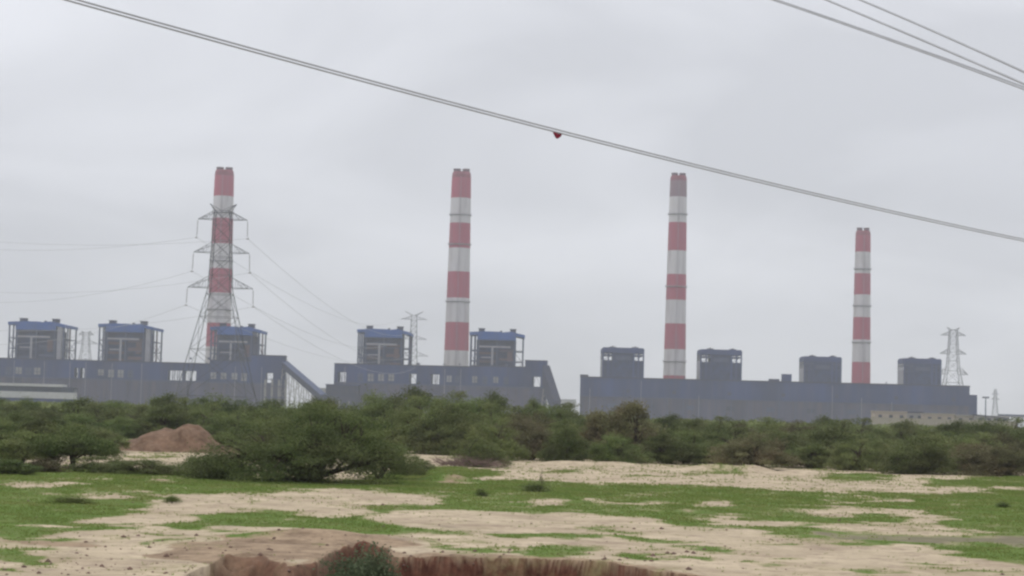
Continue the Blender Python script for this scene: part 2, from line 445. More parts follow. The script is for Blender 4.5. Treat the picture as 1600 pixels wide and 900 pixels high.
rows = np.concatenate([np.arange(-90, 5, 8.0), np.arange(5, 40, 0.8), np.arange(40, 64, 0.08), 64 * (1.0038 ** np.arange(0, 260)), ])
y_last = rows[-1]
rows = np.concatenate([rows, y_last * ((6000 / y_last) ** (np.arange(1, 181) / 180.0))])
tcen = np.linspace(-1, 1, 701)
def cols(y):
    yy = max(y, 5.0)
    inner = 0.30 * yy + 1.5
    outer = np.geomspace(inner * 1.02, max(0.46 * yy, 60) + 30, 26)
    return np.concatenate([-outer[::-1], tcen * inner, outer])
GXX = np.array([cols(y) for y in rows]); GYY = np.repeat(rows[:, None], GXX.shape[1], 1)
GZ, GS = height(GXX, GYY)
g_, r_, m_ = zones(GXX, GYY)
lip = sstep(-2.0, -0.1, GS) * (GS > -3) * (np.abs(GXX) < 14)
r_ = np.maximum(r_, np.clip(lip, 0, 1))
deep = sstep(-0.10, 0.02, GS) * (0.7 * sstep(pit_x0, pit_x1, GXX) + 0.3 * sstep(gnd(440, 880).x, gnd(560, 880).x, GXX))                       # cut face of the pit: darker, redder soil colour
nr, nc = GXX.shape
me = bpy.data.meshes.new('ground')
co = np.stack([GXX, GYY, GZ], -1).reshape(-1, 3)
me.vertices.add(len(co)); me.vertices.foreach_set('co', co.ravel())
ii = (np.arange(nr - 1)[:, None] * nc + np.arange(nc - 1)[None, :]).ravel()
quads = np.stack([ii, ii + 1, ii + nc + 1, ii + nc], -1).astype(np.int32)
me.loops.add(quads.size); me.loops.foreach_set('vertex_index', quads.ravel())
me.polygons.add(len(quads)); me.polygons.foreach_set('loop_start', np.arange(0, quads.size, 4, dtype=np.int32))
me.polygons.foreach_set('use_smooth', np.ones(len(quads), bool))
me.update(calc_edges=True)
att = me.color_attributes.new('zones', 'FLOAT_COLOR', 'POINT')
att.data.foreach_set('color', np.stack([g_, r_, m_, deep], -1).reshape(-1).astype(np.float32))
gm = bpy.data.materials.new('plain_ground'); gm.use_nodes = True
nt = gm.node_tree; n = nt.nodes; b = n['Principled BSDF']
b.inputs['Roughness'].default_value = 0.95; b.inputs['Specular IOR Level'].default_value = 0.1
vc = n.new('ShaderNodeVertexColor'); vc.layer_name = 'zones'
se = n.new('ShaderNodeSeparateColor'); nt.links.new(vc.outputs['Color'], se.inputs[0])
tco = n.new('ShaderNodeTexCoord')
def nz(scale, detail=6, rough=0.6, vec=None):
    q = n.new('ShaderNodeTexNoise'); q.inputs['Scale'].default_value = scale; q.inputs['Detail'].default_value = detail
    q.inputs['Roughness'].default_value = rough
    nt.links.new(vec or tco.outputs['Object'], q.inputs['Vector']); return q.outputs['Fac']
def ramp(fac, p0, c0, p1, c1):
    q = n.new('ShaderNodeValToRGB'); q.color_ramp.elements[0].position = p0; q.color_ramp.elements[0].color = (*c0, 1)
    q.color_ramp.elements[1].position = p1; q.color_ramp.elements[1].color = (*c1, 1); nt.links.new(fac, q.inputs[0]); return q.outputs[0]
def mixc(f, a, c):
    q = n.new('ShaderNodeMixRGB'); nt.links.new(f, q.inputs[0]); nt.links.new(a, q.inputs[1]); nt.links.new(c, q.inputs[2]); return q.outputs[0]
def mth(op, a, c):
    q = n.new('ShaderNodeMath'); q.operation = op
    for i, v in enumerate((a, c)):
        if isinstance(v, (int, float)): q.inputs[i].default_value = v
        else: nt.links.new(v, q.inputs[i])
    return q.outputs[0]
def mrange(v, a, c, d=0.0, e=1.0):
    q = n.new('ShaderNodeMapRange'); nt.links.new(v, q.inputs[0]); q.interpolation_type = 'SMOOTHSTEP'
    for i, k in enumerate((a, c, d, e)): q.inputs[i + 1].default_value = k
    return q.outputs[0]
sand = ramp(nz(0.35), 0.32, (0.37, 0.30, 0.205), 0.68, (0.56, 0.46, 0.325))
sand = mixc(mrange(nz(0.22, 9, 0.75), 0.48, 0.62, 0, 0.65), sand, ramp(nz(.8), .35, (0.24, 0.175, 0.125), .65, (0.38, 0.30, 0.21)))
sand = mixc(mrange(nz(1.1, 9, 0.8), 0.49, 0.64, 0, 0.75), sand, ramp(nz(5), .3, (0.22, 0.165, 0.125), .7, (0.30, 0.23, 0.18)))
redc = ramp(nz(0.8, 9, 0.8), 0.38, (0.15, 0.10, 0.065), 0.66, (0.42, 0.31, 0.205))
redf = mrange(mth('ADD', se.outputs[1], mth('MULTIPLY', mth('SUBTRACT', nz(1.7), 0.5), 0.9)), 0.30, 0.75, 0, 0.9)
base = mixc(redf, sand, redc)
cut = ramp(nz(3.5, 8, 0.7), 0.3, (0.050, 0.020, 0.015), 0.72, (0.180, 0.080, 0.052))
base = mixc(vc.outputs['Alpha'], base, cut)
mudc = ramp(nz(1.0), 0.3, (0.10, 0.085, 0.065), 0.7, (0.20, 0.17, 0.13))
grc = ramp(nz(0.55, 6, 0.65), 0.3, (0.078, 0.138, 0.024), 0.7, (0.128, 0.190, 0.040))
grc = mixc(mrange(nz(0.22, 4), 0.52, 0.72, 0, 0.5), grc, ramp(nz(3), .3, (0.15, 0.15, 0.055), .7, (0.22, 0.20, 0.085)))
gfine = mth('ADD', mth('MULTIPLY', mth('SUBTRACT', nz(2.2, 8, 0.75), 0.5), 1.5), mth('MULTIPLY', mth('SUBTRACT', nz(0.5, 4, 0.6), 0.5), 0.9))
gsum = mth('ADD', se.outputs[0], gfine)
base = mixc(mrange(gsum, 0.02, 0.60, 0, 0.6), base, ramp(nz(4), .3, (0.21, 0.18, 0.085), .7, (0.31, 0.27, 0.14)))
base = mixc(mrange(mth('ADD', se.outputs[2], mth('MULTIPLY', mth('SUBTRACT', nz(1.1), 0.5), 0.7)), 0.30, 0.95, 0, 0.75), base, mudc)
gf = mrange(gsum, 0.28, 0.95, 0, 0.97)
gf = mth('MULTIPLY', gf, mth('SUBTRACT', 1.0, vc.outputs['Alpha']))
gf = mth('MULTIPLY', gf, mth('SUBTRACT', 1.0, mrange(se.outputs[2], 0.3, 0.8, 0, 0.85)))
base = mixc(gf, base, grc)
nt.links.new(base, b.inputs['Base Color'])
bp = n.new('ShaderNodeBump'); bp.inputs['Strength'].default_value = 0.55; bp.inputs['Distance'].default_value = 0.06
nt.links.new(nz(3.0, 8, 0.7), bp.inputs['Height']); nt.links.new(bp.outputs[0], b.inputs['Normal'])
me.materials.append(gm)
ground = bpy.data.objects.new('ground', me); C.objects.link(ground)
tag(ground, kind='structure')

rng = np.random.default_rng(7)
def leaf_mesh(name, tri, tint, material, parent=None, quad=False):
    """tri: (n,k,3) corner array, tint: (n,)"""
    n_, k = tri.shape[:2]
    m_e = bpy.data.meshes.new(name)
    m_e.vertices.add(n_ * k); m_e.vertices.foreach_set('co', tri.reshape(-1).astype(np.float32))
    m_e.loops.add(n_ * k); m_e.loops.foreach_set('vertex_index', np.arange(n_ * k, dtype=np.int32))
    m_e.polygons.add(n_); m_e.polygons.foreach_set('loop_start', np.arange(0, n_ * k, k, dtype=np.int32))
    m_e.update(calc_edges=True)
    a_ = m_e.attributes.new('tint', 'FLOAT', 'POINT'); a_.data.foreach_set('value', np.repeat(tint, k).astype(np.float32))
    m_e.materials.append(material)
    o = bpy.data.objects.new(name, m_e); C.objects.link(o)
    if parent: o.parent = parent
    return o

# grass carpet: short blades where the ground is green
def grass_blades(N):
    y = np.sqrt(rng.uniform(44 ** 2, 175 ** 2, N * 3)); x = rng.uniform(-0.36, 0.36, N * 3) * y
    g, r2, m2 = zones(x, y)
    z, s = height(x, y)
    keep = (g - m2 + rng.normal(0, 0.38, len(x)) > 0.80) & (s < -0.1)
    x, y, z, g = x[keep][:N], y[keep][:N], z[keep][:N], g[keep][:N]
    n_ = len(x); out = []; tint = []
    big = 0.5 + 1.1 * np.clip(fbm(x * 0.7, y * 0.7, 91, 3) + 0.3, 0, 1)
    for k in range(3):
        a = rng.uniform(0, 2 * np.pi, n_); h = rng.uniform(0.02, 0.06, n_) * big * np.clip(y / 70, 1, 1.8); w = rng.uniform(0.012, 0.03, n_) * np.clip(y / 60, 1, 2)
        bx = x + rng.normal(0, 0.03, n_); by = y + rng.normal(0, 0.03, n_)
        dx_, dy_ = np.cos(a), np.sin(a); ln = rng.normal(0, 0.5, (2, n_)) * h
        out.append(np.stack([np.stack([bx - dx_ * w, by - dy_ * w, z - 0.01], -1), np.stack([bx + dx_ * w, by + dy_ * w, z - 0.01], -1), np.stack([bx + ln[0], by + ln[1], z + h], -1)], 1))
        tint.append(np.clip(0.5 + 0.45 * fbm(x * 0.4, y * 0.3, 95, 3) + rng.normal(0, .2, n_), 0, 1))
    return np.concatenate(out), np.concatenate(tint)
tri, tint = grass_blades(190000)
tag(leaf_mesh('grass', tri, tint, LEAF['grass']), 'short bright green grass growing in patches over the sandy plain', 'grass', kind='stuff')

# clods of earth
def clods():
    mb = MB(); R = random.Random(5)
    spots = [(R.uniform(120, 620), R.uniform(838, 899)) for _ in range(150)] + [(R.uniform(0, 1600), R.uniform(775, 899)) for _ in range(160)] + [(R.uniform(0, 200), R.uniform(875, 899)) for _ in range(25)] + [(R.uniform(600, 1100), R.uniform(862, 880)) for _ in range(70)]
    for (px, py) in spots:
        p = gnd(px, py); s = R.choice((.02, .02, .03, .03, .04, .05, .08)) * R.uniform(.7, 1.2)
        z = float(height(np.array([p.x]), np.array([p.y]))[0][0])
        k = len(mb.v)
        for (a, bq, c) in ((1, 0, 0), (0, 1, 0), (-1, 0, 0), (0, -1, 0), (0, 0, .7), (0, 0, -.6)):
            mb.v.append((p.x + a * s * R.uniform(.7, 1.4), p.y + bq * s * R.uniform(.7, 1.4), z + c * s * R.uniform(.7, 1.3) + s * .2))
        for f in ((0, 1, 4), (1, 2, 4), (2, 3, 4), (3, 0, 4), (1, 0, 5), (2, 1, 5), (3, 2, 5), (0, 3, 5)):
            mb.f.append(tuple(k + i for i in f)); mb.m.append(0)
    return mb
tag(clods().build('earth_clods', MAT['clod']), 'loose dark clods and stones strewn over the sandy ground', 'clods', kind='stuff')

# red earth heap beyond the grass on the left
def earth_mound(cx, base, wpx, ytop, label, seed):
    p = gnd(cx, base); W = wpx / FPX * p.y; H = at(cx, ytop, p.y).z
    n1, n2 = 90, 50; mb = MB()
    xs = np.linspace(-1, 1, n1); ys = np.linspace(-1, 1, n2)
    X, Y = np.meshgrid(xs, ys); rr = np.sqrt(X ** 2 + Y ** 2)
    ang = fbm(X * 2.2 + 5, Y * 2.2, seed, 4)
    prof = np.clip(1.35 * (1 - (rr * (1 + 0.22 * ang)) ** 1.5), 0, 1)
    ridge = .50 + .32 * np.exp(-((X + .05) / .20) ** 2) + .66 * np.exp(-((X - .38) / .22) ** 2) - .1 * (X < -.3)
    Z = prof * H * np.minimum(1.0, ridge) * (1 + 0.26 * fbm(X * 5, Y * 5, seed + 3, 5)) + 0.10 * fbm(X * 14, Y * 14, seed + 5, 3) * (prof > .02) - 0.08
    for j in range(n2):
        for i in range(n1): mb.v.append((X[j, i] * W / 2, Y[j, i] * W * 0.36, Z[j, i]))
    for j in range(n2 - 1):
        for i in range(n1 - 1):
            a = j * n1 + i; mb.f.append((a, a + 1, a + n1 + 1, a + n1)); mb.m.append(0)
    o = mb.build('earth_mound', MAT['mound'], smooth=True); o.location = (p.x, p.y, 0.0)
    return tag(o, label, 'earth heap')
earth_mound(258, 704, 250, 664, 'large heap of red-brown earth between the left thorn trees and the big middle one', 11)

# ================================================================== CHIMNEYS
def chimney(pxm, ym, D, ytop, yflue, wtop, wbot, ybot, bands, rings, label, top_mat='red', first='red'):
    base = at(pxm, ym, D); o = empty('chimney', (base.x, D, 0))
    Z = lambda y: at(pxm, y, D).z
    zt = Z(ytop); rt = wtop / FPX * D / 2; rb = wbot / FPX * D / 2; zb = Z(ybot)
    rad_at = lambda z: rt + (rb - rt) * (zt - z) / (zt - zb)
    cuts = [Z(y) for y in bands]                       # from the top down
    # carry the same rhythm on down to the ground
    while cuts[-1] > 30: cuts.append(cuts[-1] - 28)
    cuts = [c for c in cuts if c > 1] + [0.0]
    prof = []; mats = []; names = ['white', 'red', top_mat]
    prof.append((rt * 0.90, zt)); prof.append((rt * 0.97, zt - rt * .25)); mats.append(3); prof.append((rt, zt - rt * .6)); mats.append(3)
    cur = 2
    for i, c in enumerate(cuts):
        prof.append((rad_at(c), c)); mats.append(cur)
        cur = 0 if cur in (1, 2) else 1
    prof.reverse(); mats.reverse()
    mb = MB().lathe(prof, 40, mats=mats, cap=True)
    # weathered hairline joints of the slip-formed shell
    mb.build('shaft', [MAT['white'], MAT['red'], MAT[top_mat], MAT['soot']], o, smooth=True)
    for s in (-1, 1):
        fr = rt * 0.36; zf = Z(yflue)
        MB().lathe([(fr, zt - .5), (fr, zf - 1.2), (fr * 1.12, zf - 1.2), (fr * 1.12, zf), (fr * .8, zf), (fr * .8, zf - 3)], 16, cx=s * rt * 0.47, cy=0).build('flue', MAT['flue'], o)
    for y in rings:
        z = Z(y); r = rad_at(z); q = MB()
        q.lathe([(r + .02, z - 1.0), (r + 1.3, z - .2), (r + 1.5, z - .2), (r + 1.5, z + .15), (r + .02, z + .15)], 40, cap=False)
        for i in range(20):
            a = 2 * math.pi * i / 20
            q.bar(((r + 1.4) * math.cos(a), (r + 1.4) * math.sin(a), z), ((r + 1.4) * math.cos(a), (r + 1.4) * math.sin(a), z + 1.3), .07)
        q.lathe([(r + 1.35, z + 1.25), (r + 1.45, z + 1.25), (r + 1.45, z + 1.4), (r + 1.35, z + 1.4), (r + 1.35, z + 1.25)], 40, cap=False)
        q.build('platform', MAT['ring'], o)
    q = MB()
    for dx_ in (-.35, .35):
        q.bar((dx_, -rad_at(2) - .4, 2), (dx_, -rt - .4, zt - 6), .12)
    z = 3
    while z < zt - 7:
        q.bar((-.35, -rad_at(z) - .4, z), (.35, -rad_at(z) - .4, z), .07); z += 3
    q.build('ladder', MAT['ring'], o)
    return tag(o, label, 'chimney', 'red and white banded chimneys')
chimney(346, 400, 2260, 266, 261.5, 30.0, 38.5, 560, [307, 341.5, 381, 420, 458, 505], [333, 408, 484], 'leftmost chimney, red and white banded, standing behind the large lattice pylon')
chimney(717, 420, 2240, 269, 264, 30.2, 39.0, 572, [310, 349, 388, 425, 466, 504, 548], [336, 382, 471.5], 'second chimney from the left, banded red and white, rising between two boiler houses')
chimney(1057, 430, 2260, 275, 270.5, 26.2, 35.0, 590, [308, 348, 392, 429, 469, 506, 546, 587], [335, 448, 565], 'third chimney from the left, with a faded greyish top band', top_mat='red_faded')
chimney(1347, 470, 2300, 361, 356, 23.4, 29.2, 598, [394, 427.6, 460.6, 496, 531, 566, 606], [420.5, 478, 535], 'rightmost and shortest of the four banded chimneys')

# ================================================================== BOILER HOUSES
def boiler_left(pl, pr, ytop, D, depth, label, stairs=True, hi_right=True):
    F = Face(pl, D, pr, D, 560); W = F.W
    o = empty('boiler_house', F.A, F.rz)
    pc = (pl + pr) / 2; H = F.z(pc, ytop); m = D / FPX       # metres per photo pixel
    # roof sheet, two shallow pitches stepping down to the right
    t = 4.8 * m; q = MB(); ov = 1.6
    prof = [(-ov, H - 1.2), (.30 * W, H), (.55 * W, H - .2), (.60 * W, H - .8), (.75 * W, H + .2), (.88 * W, H - 1.4), (W + ov, H - 3.2)]
    for (a, b_) in zip(prof[:-1], prof[1:]):
        k = len(q.v)
        for yy in (-ov, depth + ov):
            q.v += [(a[0], yy, a[1] - t), (b_[0], yy, b_[1] - t), (b_[0], yy, b_[1]), (a[0], yy, a[1])]
        for f in ((0, 1, 2, 3), (7, 6, 5, 4), (3, 2, 6, 7), (0, 4, 5, 1), (0, 3, 7, 4), (1, 5, 6, 2)): q.f.append(tuple(k + i for i in f)); q.m.append(0)
    roof = q.build('roof', MAT['roof_blue'], o)
    for fx in (.20, .80):
        MB().box(fx * W - 3.2, fx * W + 3.2, 8, 18, H - .6, H + 3.0).box(fx * W - 3.8, fx * W + 3.8, 7.4, 18.6, H + 3.0, H + 3.6).build('ventilator', MAT['clad_dark'], roof)
    MB().box(.55 * W, .59 * W, 20, 24, H - .6, H + 1.8).build('ventilator', MAT['clad_dark'], roof)
    ht = H - t - 1.0
    MB().box(.12 * W, .86 * W, -2.4, depth * .7, H - 13.5 * m, ht + .9).build('upper_cladding', MAT['roof_blue'], o)
    MB().box(.11 * W, .865 * W, 3.5, depth * .8, 0, H - 13.5 * m - .01).build('boiler_core', MAT['core'], o)
    # stepped plant inside the frame, in front of the core
    rr = random.Random(int(pl)); q = MB()
    zz = 38
    while zz < H - 22:
        q.box(.17 * W, .48 * W, 1.6, 3.49, zz, zz + rr.uniform(2, 4)); q.box(.55 * W, .82 * W, 1.6, 3.49, zz + 3, zz + 3 + rr.uniform(2, 5)); zz += rr.uniform(9, 12)
    q.build('pipework', MAT[rr.choice(('steel', 'steel_red', 'clad_dark'))], o)
    # columns, each a part
    xs = [0, .075 * W, .15 * W, .50 * W, .84 * W, W]
    for x in xs:
        for yy in (0, depth * .5, depth):
            if .1 * W < x < .8 * W and yy > 1: continue
            MB().box(x - .75, x + .75, yy - .75, yy + .75, 0, ht).build('column', MAT['steel_red'] if (x > .9 * W and yy > 0 and yy < depth) else MAT['steel'], o)
    z = 14.0; lv = []
    while z < ht - 8: lv.append(z); z += 11.5
    for z in lv:
        q = MB()
        for (x0, x1, y0, y1) in ((-.4, .145 * W, 0, depth * .95), (.845 * W, W + .4, 8, depth * .95)):
            q.box(x0, x1, y0, y0 + 1.0, z, z + .8); q.box(x0, x1, y1 - 1, y1, z, z + .8); q.box(x0, x1, (y0 + y1) / 2 - 2, (y0 + y1) / 2 + 2, z, z + .5)
            q.box(x0, x0 + .8, y0 + 1, y1 - 1, z, z + .8); q.box(x1 - .8, x1, y0 + 1, y1 - 1, z, z + .8)
            for rz_ in (1.6,): q.box(x0, x1, y0 - .1, y0 + .05, z + rz_, z + rz_ + .15)
            q.build('platform', MAT['steel'], o); q = MB()
        q.box(.15 * W, .84 * W, .3, .9, z, z + .7)
        q.build('beam', MAT['steel'], o)
    h_ = depth * .5
    for (pa, pb) in (((0, 0), (.075 * W, 0)), ((.84 * W, depth), (W, depth)), ((.075 * W, depth), (.15 * W, depth)), ((W, 0), (W, h_)), ((W, depth), (W, h_)), ((0, 0), (0, h_))):
        q = MB()
        for i, (z0, z1) in enumerate(zip(lv[:-1], lv[1:])):
            a, b_ = (pa, pb) if i % 2 else (pb, pa)
            q.bar((*a, z0), (*b_, z1), .32)
        q.build('bracing', MAT['steel'], o)
    # pale T-shaped duct on the front
    zd = H - 24.0 * m
    q = MB(); q.box(.16 * W, .76 * W, -1.6, -.62, zd - 1.0, zd + 1.0); q.box(.395 * W, .435 * W, -2.0, -.63, 30, zd - 1.01)
    q.box(.2 * W, .39 * W, -1.4, -.62, zd - 12.5, zd - 11.2)
    q.build('duct', MAT['duct'], o)
    MB().box(.70 * W, .80 * W, 1.0, 3.49, zd - 16, zd - 3).build('louvre_panel', MAT['steel_red'], o)
    if stairs:
        q = MB().box(.885 * W, .965 * W, -1.2, 5.5, 0, ht - 1.2)
        q.build('lift_shaft', MAT['duct'], o)
    return tag(o, label, 'boiler house', 'open steel framed boiler houses')
boiler_left(13, 98, 502, 2110, 60, 'leftmost boiler house with blue roof and pale lift shaft, above the left hall')
boiler_left(154, 236, 505.5, 2110, 60, 'second boiler house from the left, blue roofed, left of the big pylon')
boiler_left(329, 404, 510, 2110, 55, 'boiler house in front of the leftmost chimney, partly behind the big pylon', stairs=False)
boiler_left(559, 639, 514, 2110, 50, 'blue roofed boiler house left of the second chimney', stairs=False)
boiler_left(735, 817, 518, 2110, 40, 'blue roofed boiler house directly right of the second chimney', stairs=False)

def boiler_right(pl, pr, ytop, D, depth, label, holes):
    F = Face(pl, D, pr, D, 575); W = F.W; pc = (pl + pr) / 2; H = F.z(pc, ytop); m = D / FPX
    o = empty('boiler_house', F.A, F.rz)
    t = 8.0 * m
    roof = MB().box(-.8, W + .8, -.8, depth + .8, H - t, H - 1.0).box(.0 * W, 1.0 * W, .5, depth - .5, H - 1.0, H + .2).build('roof', MAT['clad_blue'], o)
    for fx in (.24, .80):
        q = MB()
        for k in range(3): q.box(fx * W - 3.4 + k * 2.6, fx * W - 1.6 + k * 2.6, 6, 12, H + .2, H + 1.4 + .7 * (k % 2))
        q.build('ventilator', MAT['clad_dark'], roof)
    ho = 11.5 * m                                  # depth of the open corner bays below the roof
    zo = H - t - ho
    MB().box(.26 * W, .76 * W, 1.5, depth - 1, 0, H - t).build('boiler_core', MAT['core'], o)
    MB().box(.32 * W, .70 * W, .2, 1.49, H - t - 11 * m, H - t - 5 * m).build('louvre_panel', MAT['steel'], o)
    MB().box(.012 * W, .988 * W, .6, 1.45, 0, zo if holes else H - t).build('wall', MAT['core'], o)
    for x in (0, .13 * W, .26 * W, .76 * W, .88 * W, W):
        MB().box(x - .8, x + .8, -.3, .55, 0, H - t).build('column', MAT['clad_blue'], o)
    for yy in (depth * .33, depth * .66, depth):
        MB().box(-.8, .8, yy - .6, yy + .6, 0, H - t).build('column', MAT['duct'], o)
    z = 40
    for x0, x1 in ((.0, .26 * W), (.76 * W, W)):
        q = MB()
        q.box(x0, x1, 0, depth, zo + ho * .62, zo + ho * .62 + 1.4)
        q.box(x0, x1, 0, depth, zo - 1.0, zo)
        q.bar((x0, .3, zo), (x1, .3, zo + ho * .7), .35)
        q.build('platform', MAT['steel'], o)
    MB().box(-.7, -.1, .7, depth - .7, 0, H - t - 10 * m).build('side_cladding', MAT['duct'], o)
    if not holes:
        MB().box(.15 * W, .85 * W, .0, .58, H - t - 9 * m, H - t - 8 * m).build('duct', MAT['steel'], o)
    return tag(o, label, 'boiler house', 'dark clad boiler houses on the right')
boiler_right(942, 1005, 543.5, 2160, 44, 'boiler house with open top corners, left of the third chimney', True)
boiler_right(1095, 1158, 546.5, 2160, 40, 'boiler house with open top corners, right of the third chimney', True)
boiler_right(1257, 1314, 557.5, 2210, 36, 'closed dark boiler house just left of the shortest chimney', False)
boiler_right(1413, 1470, 560.5, 2210, 34, 'closed dark boiler house between the shortest chimney and the right pylon', False)

# ================================================================== LONG HALLS
def open_hall(F, segs, band, openings, windows, label, depth=14, lower=None, step=None):
    """segs: (px0, px1, ytop) of the roofline; band: (ytop, ybottom) at F of the open storey"""
    o = empty('bunker_hall', F.A, F.rz)
    p0, p1 = segs[0][0], segs[-1][1]
    pm = (p0 + p1) / 2
    zb0, zb1 = F.z(pm, band[1]), F.z(pm, band[0])
    U = lambda p: F.u(p, 585)
    MB().box(U(p0), U(p1), 0, depth, 0, zb0).build('lower_wall', MAT['wall_low'], o)
    q = MB()
    for (a, b_, yt) in segs: q.box(U(a), U(b_), 0, depth, zb1, F.z((a + b_) / 2, yt))
    q.build('upper_gallery', MAT['clad_blue'], o)
    q = MB()
    for (a, b_, yt) in segs: q.box(U(a) - .3, U(b_) + .3, -.5, depth + .5, F.z((a + b_) / 2, yt) + .003, F.z((a + b_) / 2, yt) + .9)
    q.build('parapet', MAT['clad_dark'], o)
    # open storey: wall pieces between the openings
    cuts = sorted(openings); a = p0; q = MB()
    for (o0, o1) in cuts + [(p1, p1)]:
        if o0 > a: q.box(U(a), U(o0), .05, depth - .05, zb0 + .003, zb1 - .003)
        a = o1
    q.build('middle_wall', MAT['clad_blue'], o)
    for (o0, o1) in cuts:
        q = MB(); nn = max(1, round((o1 - o0) / 9))
        q.box(U(o0), U(o1), .3, depth - .3, zb0 + .004, zb0 + .5)
        for i in range(nn + 1):
            u = U(o0) + (U(o1) - U(o0)) * i / nn
            q.box(u - .4, u + .4, .4, 1.2, zb0, zb1); q.box(u - .4, u + .4, depth - 1.2, depth - .4, zb0, zb1)
        for i in range(nn):
            u0 = U(o0) + (U(o1) - U(o0)) * i / nn; u1 = U(o0) + (U(o1) - U(o0)) * (i + 1) / nn
            q.bar((u0, 1, zb0), ((u0 + u1) / 2, 1, zb1), .16); q.bar((u1, 1, zb0), ((u0 + u1) / 2, 1, zb1), .16)
        q.build('open_frame', MAT['steel'], o)
    for (w0, w1) in windows:
        wj = random.Random(int(w0)); f = MB().box(U(w0), U(w1), -.25, .04, zb0 + wj.uniform(1, 3.5), zb1 - 1.0).build('window', MAT[wj.choice(('panel', 'panel', 'duct', 'steel'))], o)
        q = MB(); um = (U(w0) + U(w1)) / 2
        q.box(um - .25, um + .25, -.45, -.26, zb0 + 1.5, zb1 - 1.0); q.box(U(w0), U(w1), -.44, -.26, (zb0 + zb1) / 2 - .2, (zb0 + zb1) / 2 + .2)
        q.build('mullion', MAT['clad_dark'], f)
    q = MB(); u = U(p0) + 8
    while u < U(p1) - 3:
        q.box(u - .35, u + .35, -.35, -.003, 0, zb0 - .4); u += 12
    q.build('pilaster_row', MAT['wall_low'], o)
    MB().box(U(p0), U(p1), -.6, -.36, zb0 - 1.4, zb0 - .45).build('ledge', MAT['steel'], o)
    rr = random.Random(int(p1))
    for i in range(int((U(p1) - U(p0)) / 26)):
        u = U(p0) + 10 + 26 * i + rr.uniform(-6, 6); px_ = p0 + (u - U(p0)) / (U(p1) - U(p0)) * (p1 - p0)
        yt = [q_ for q_ in segs if q_[0] <= px_ <= q_[1]]
        zt = F.z(px_, yt[0][2]) if yt else 0
        if zt: MB().box(u, u + rr.uniform(1, 4), 4, 7, zt + .9, zt + rr.uniform(1.6, 3.0)).build('roof_vent', MAT['steel'], o)
        MB().box(u + 3, u + 3.5, -.75, -.61, 2, zb1 + 6).build('downpipe', MAT[rr.choice(('steel', 'duct', 'clad_dark'))], o)
    return o

FL = Face(-140, 2080, 445, 2080, 585)
hall = open_hall(FL, [(-140, 327, 562.5), (327, 392, 564), (392, 445, 556)], (575.5, 591.5), [(-60, -30), (115.5, 122), (124.5, 132), (262, 285), (287, 307), (415, 427)],
          [(w, w + 10) for w in (8, 24, 39, 53)] + [(w, w + 9) for w in (153, 169, 184, 199)] + [(w, w + 9) for w in (329, 345, 362, 377)] + [(w, w + 9) for w in (-120, -104)],
          '')
tag(hall, 'long blue-grey hall on the left under three boiler houses, with open bays', 'industrial hall')
FM = Face(522, 2095, 853, 2065, 585)
hall = open_hall(FM, [(522, 735, 571), (735, 820, 573), (820, 853, 564)], (585, 601), [(527.5, 541), (639, 651), (673, 687), (832, 845)],
          [(w, w + 9) for w in (559, 575, 591, 607)] + [(w, w + 8) for w in (738, 754, 771, 787)] + [(698, 706), (711, 718)], '')
tag(hall, 'shorter blue-grey hall in the middle, under the second chimney', 'industrial hall')
# low annex at the middle hall's left end
Fa = Face(509, 2060, 560, 2060, 610)
an = empty('plant_annex', Fa.A, Fa.rz)
MB().box(0, Fa.W, 0, 26, 0, Fa.z(530, 602)).build('wall', MAT['clad_dark'], an)
MB().box(-.6, Fa.W + .6, -.6, 26.6, Fa.z(530, 602) + .003, Fa.z(530, 600.5)).build('roof', MAT['clad_blue'], an)
MB().box(4, 6, -.3, -.003, 4, 12).box(14, 16, -.3, -.003, 4, 12).box(24, 26, -.3, -.003, 4, 12).build('window', MAT['panel'], an)
tag(an, 'low dark annex at the left end of the middle hall', 'annex')

# solid right-hand hall
FR = Face(906, 2140, 1515, 2085, 620)
o = empty('turbine_hall', FR.A, FR.rz); tag(o, 'very long windowless blue-grey hall on the right below four boiler houses', 'industrial hall')
zt0, zt1 = FR.z(906, 592), FR.z(1515, 602); Hh = (zt0 + zt1) / 2; zm = FR.z(1210, 627)
MB().box(0, FR.W, 0, 30, zm, Hh).build('upper_cladding', MAT['clad_blue'], o)
MB().box(.1, FR.W - .1, .4, 30.4, 0, zm - .003).build('lower_wall', MAT['wall_low'], o)
MB().box(-.4, FR.W + .4, -.5, 30.5, Hh + .003, Hh + 1.2).build('parapet', MAT['clad_dark'], o)
MB().box(-.2, 8, -.8, 12, Hh + 1.203, Hh + 3.2).build('roof_box', MAT['clad_dark'], o)
for (a, b_, yt) in ((1201, 1218, 592), (1221, 1237, 584.5)):
    MB().box(FR.u(a, 590), FR.u(b_, 590), 2, 16, Hh + 1.2, FR.z((a + b_) / 2, yt)).build('roof_box', MAT['clad_blue'], o)
u = 10
rr = random.Random(3)
while u < FR.W - 6:
    MB().box(u - .5, u + .5, -.35, .39, 0, zm - .8).build('pilaster', MAT['steel'], o); u += 17.5
for i in range(9):
    u = 30 + i * 44
    if u + 8 < FR.W: MB().box(u, u + 9, .1, .39, zm - 12, zm - 7).build('louvre', MAT['clad_dark'] if i % 2 else MAT['steel'], o)
MB().box(0, FR.W, -.3, -.003, zm, zm + .7).build('ledge', MAT['steel'], o)
MB().box(FR.W + .003, FR.u(1527, 625), 1, 26, 0, FR.z(1521, 617)).build('end_bay', MAT['clad_blue'], o)
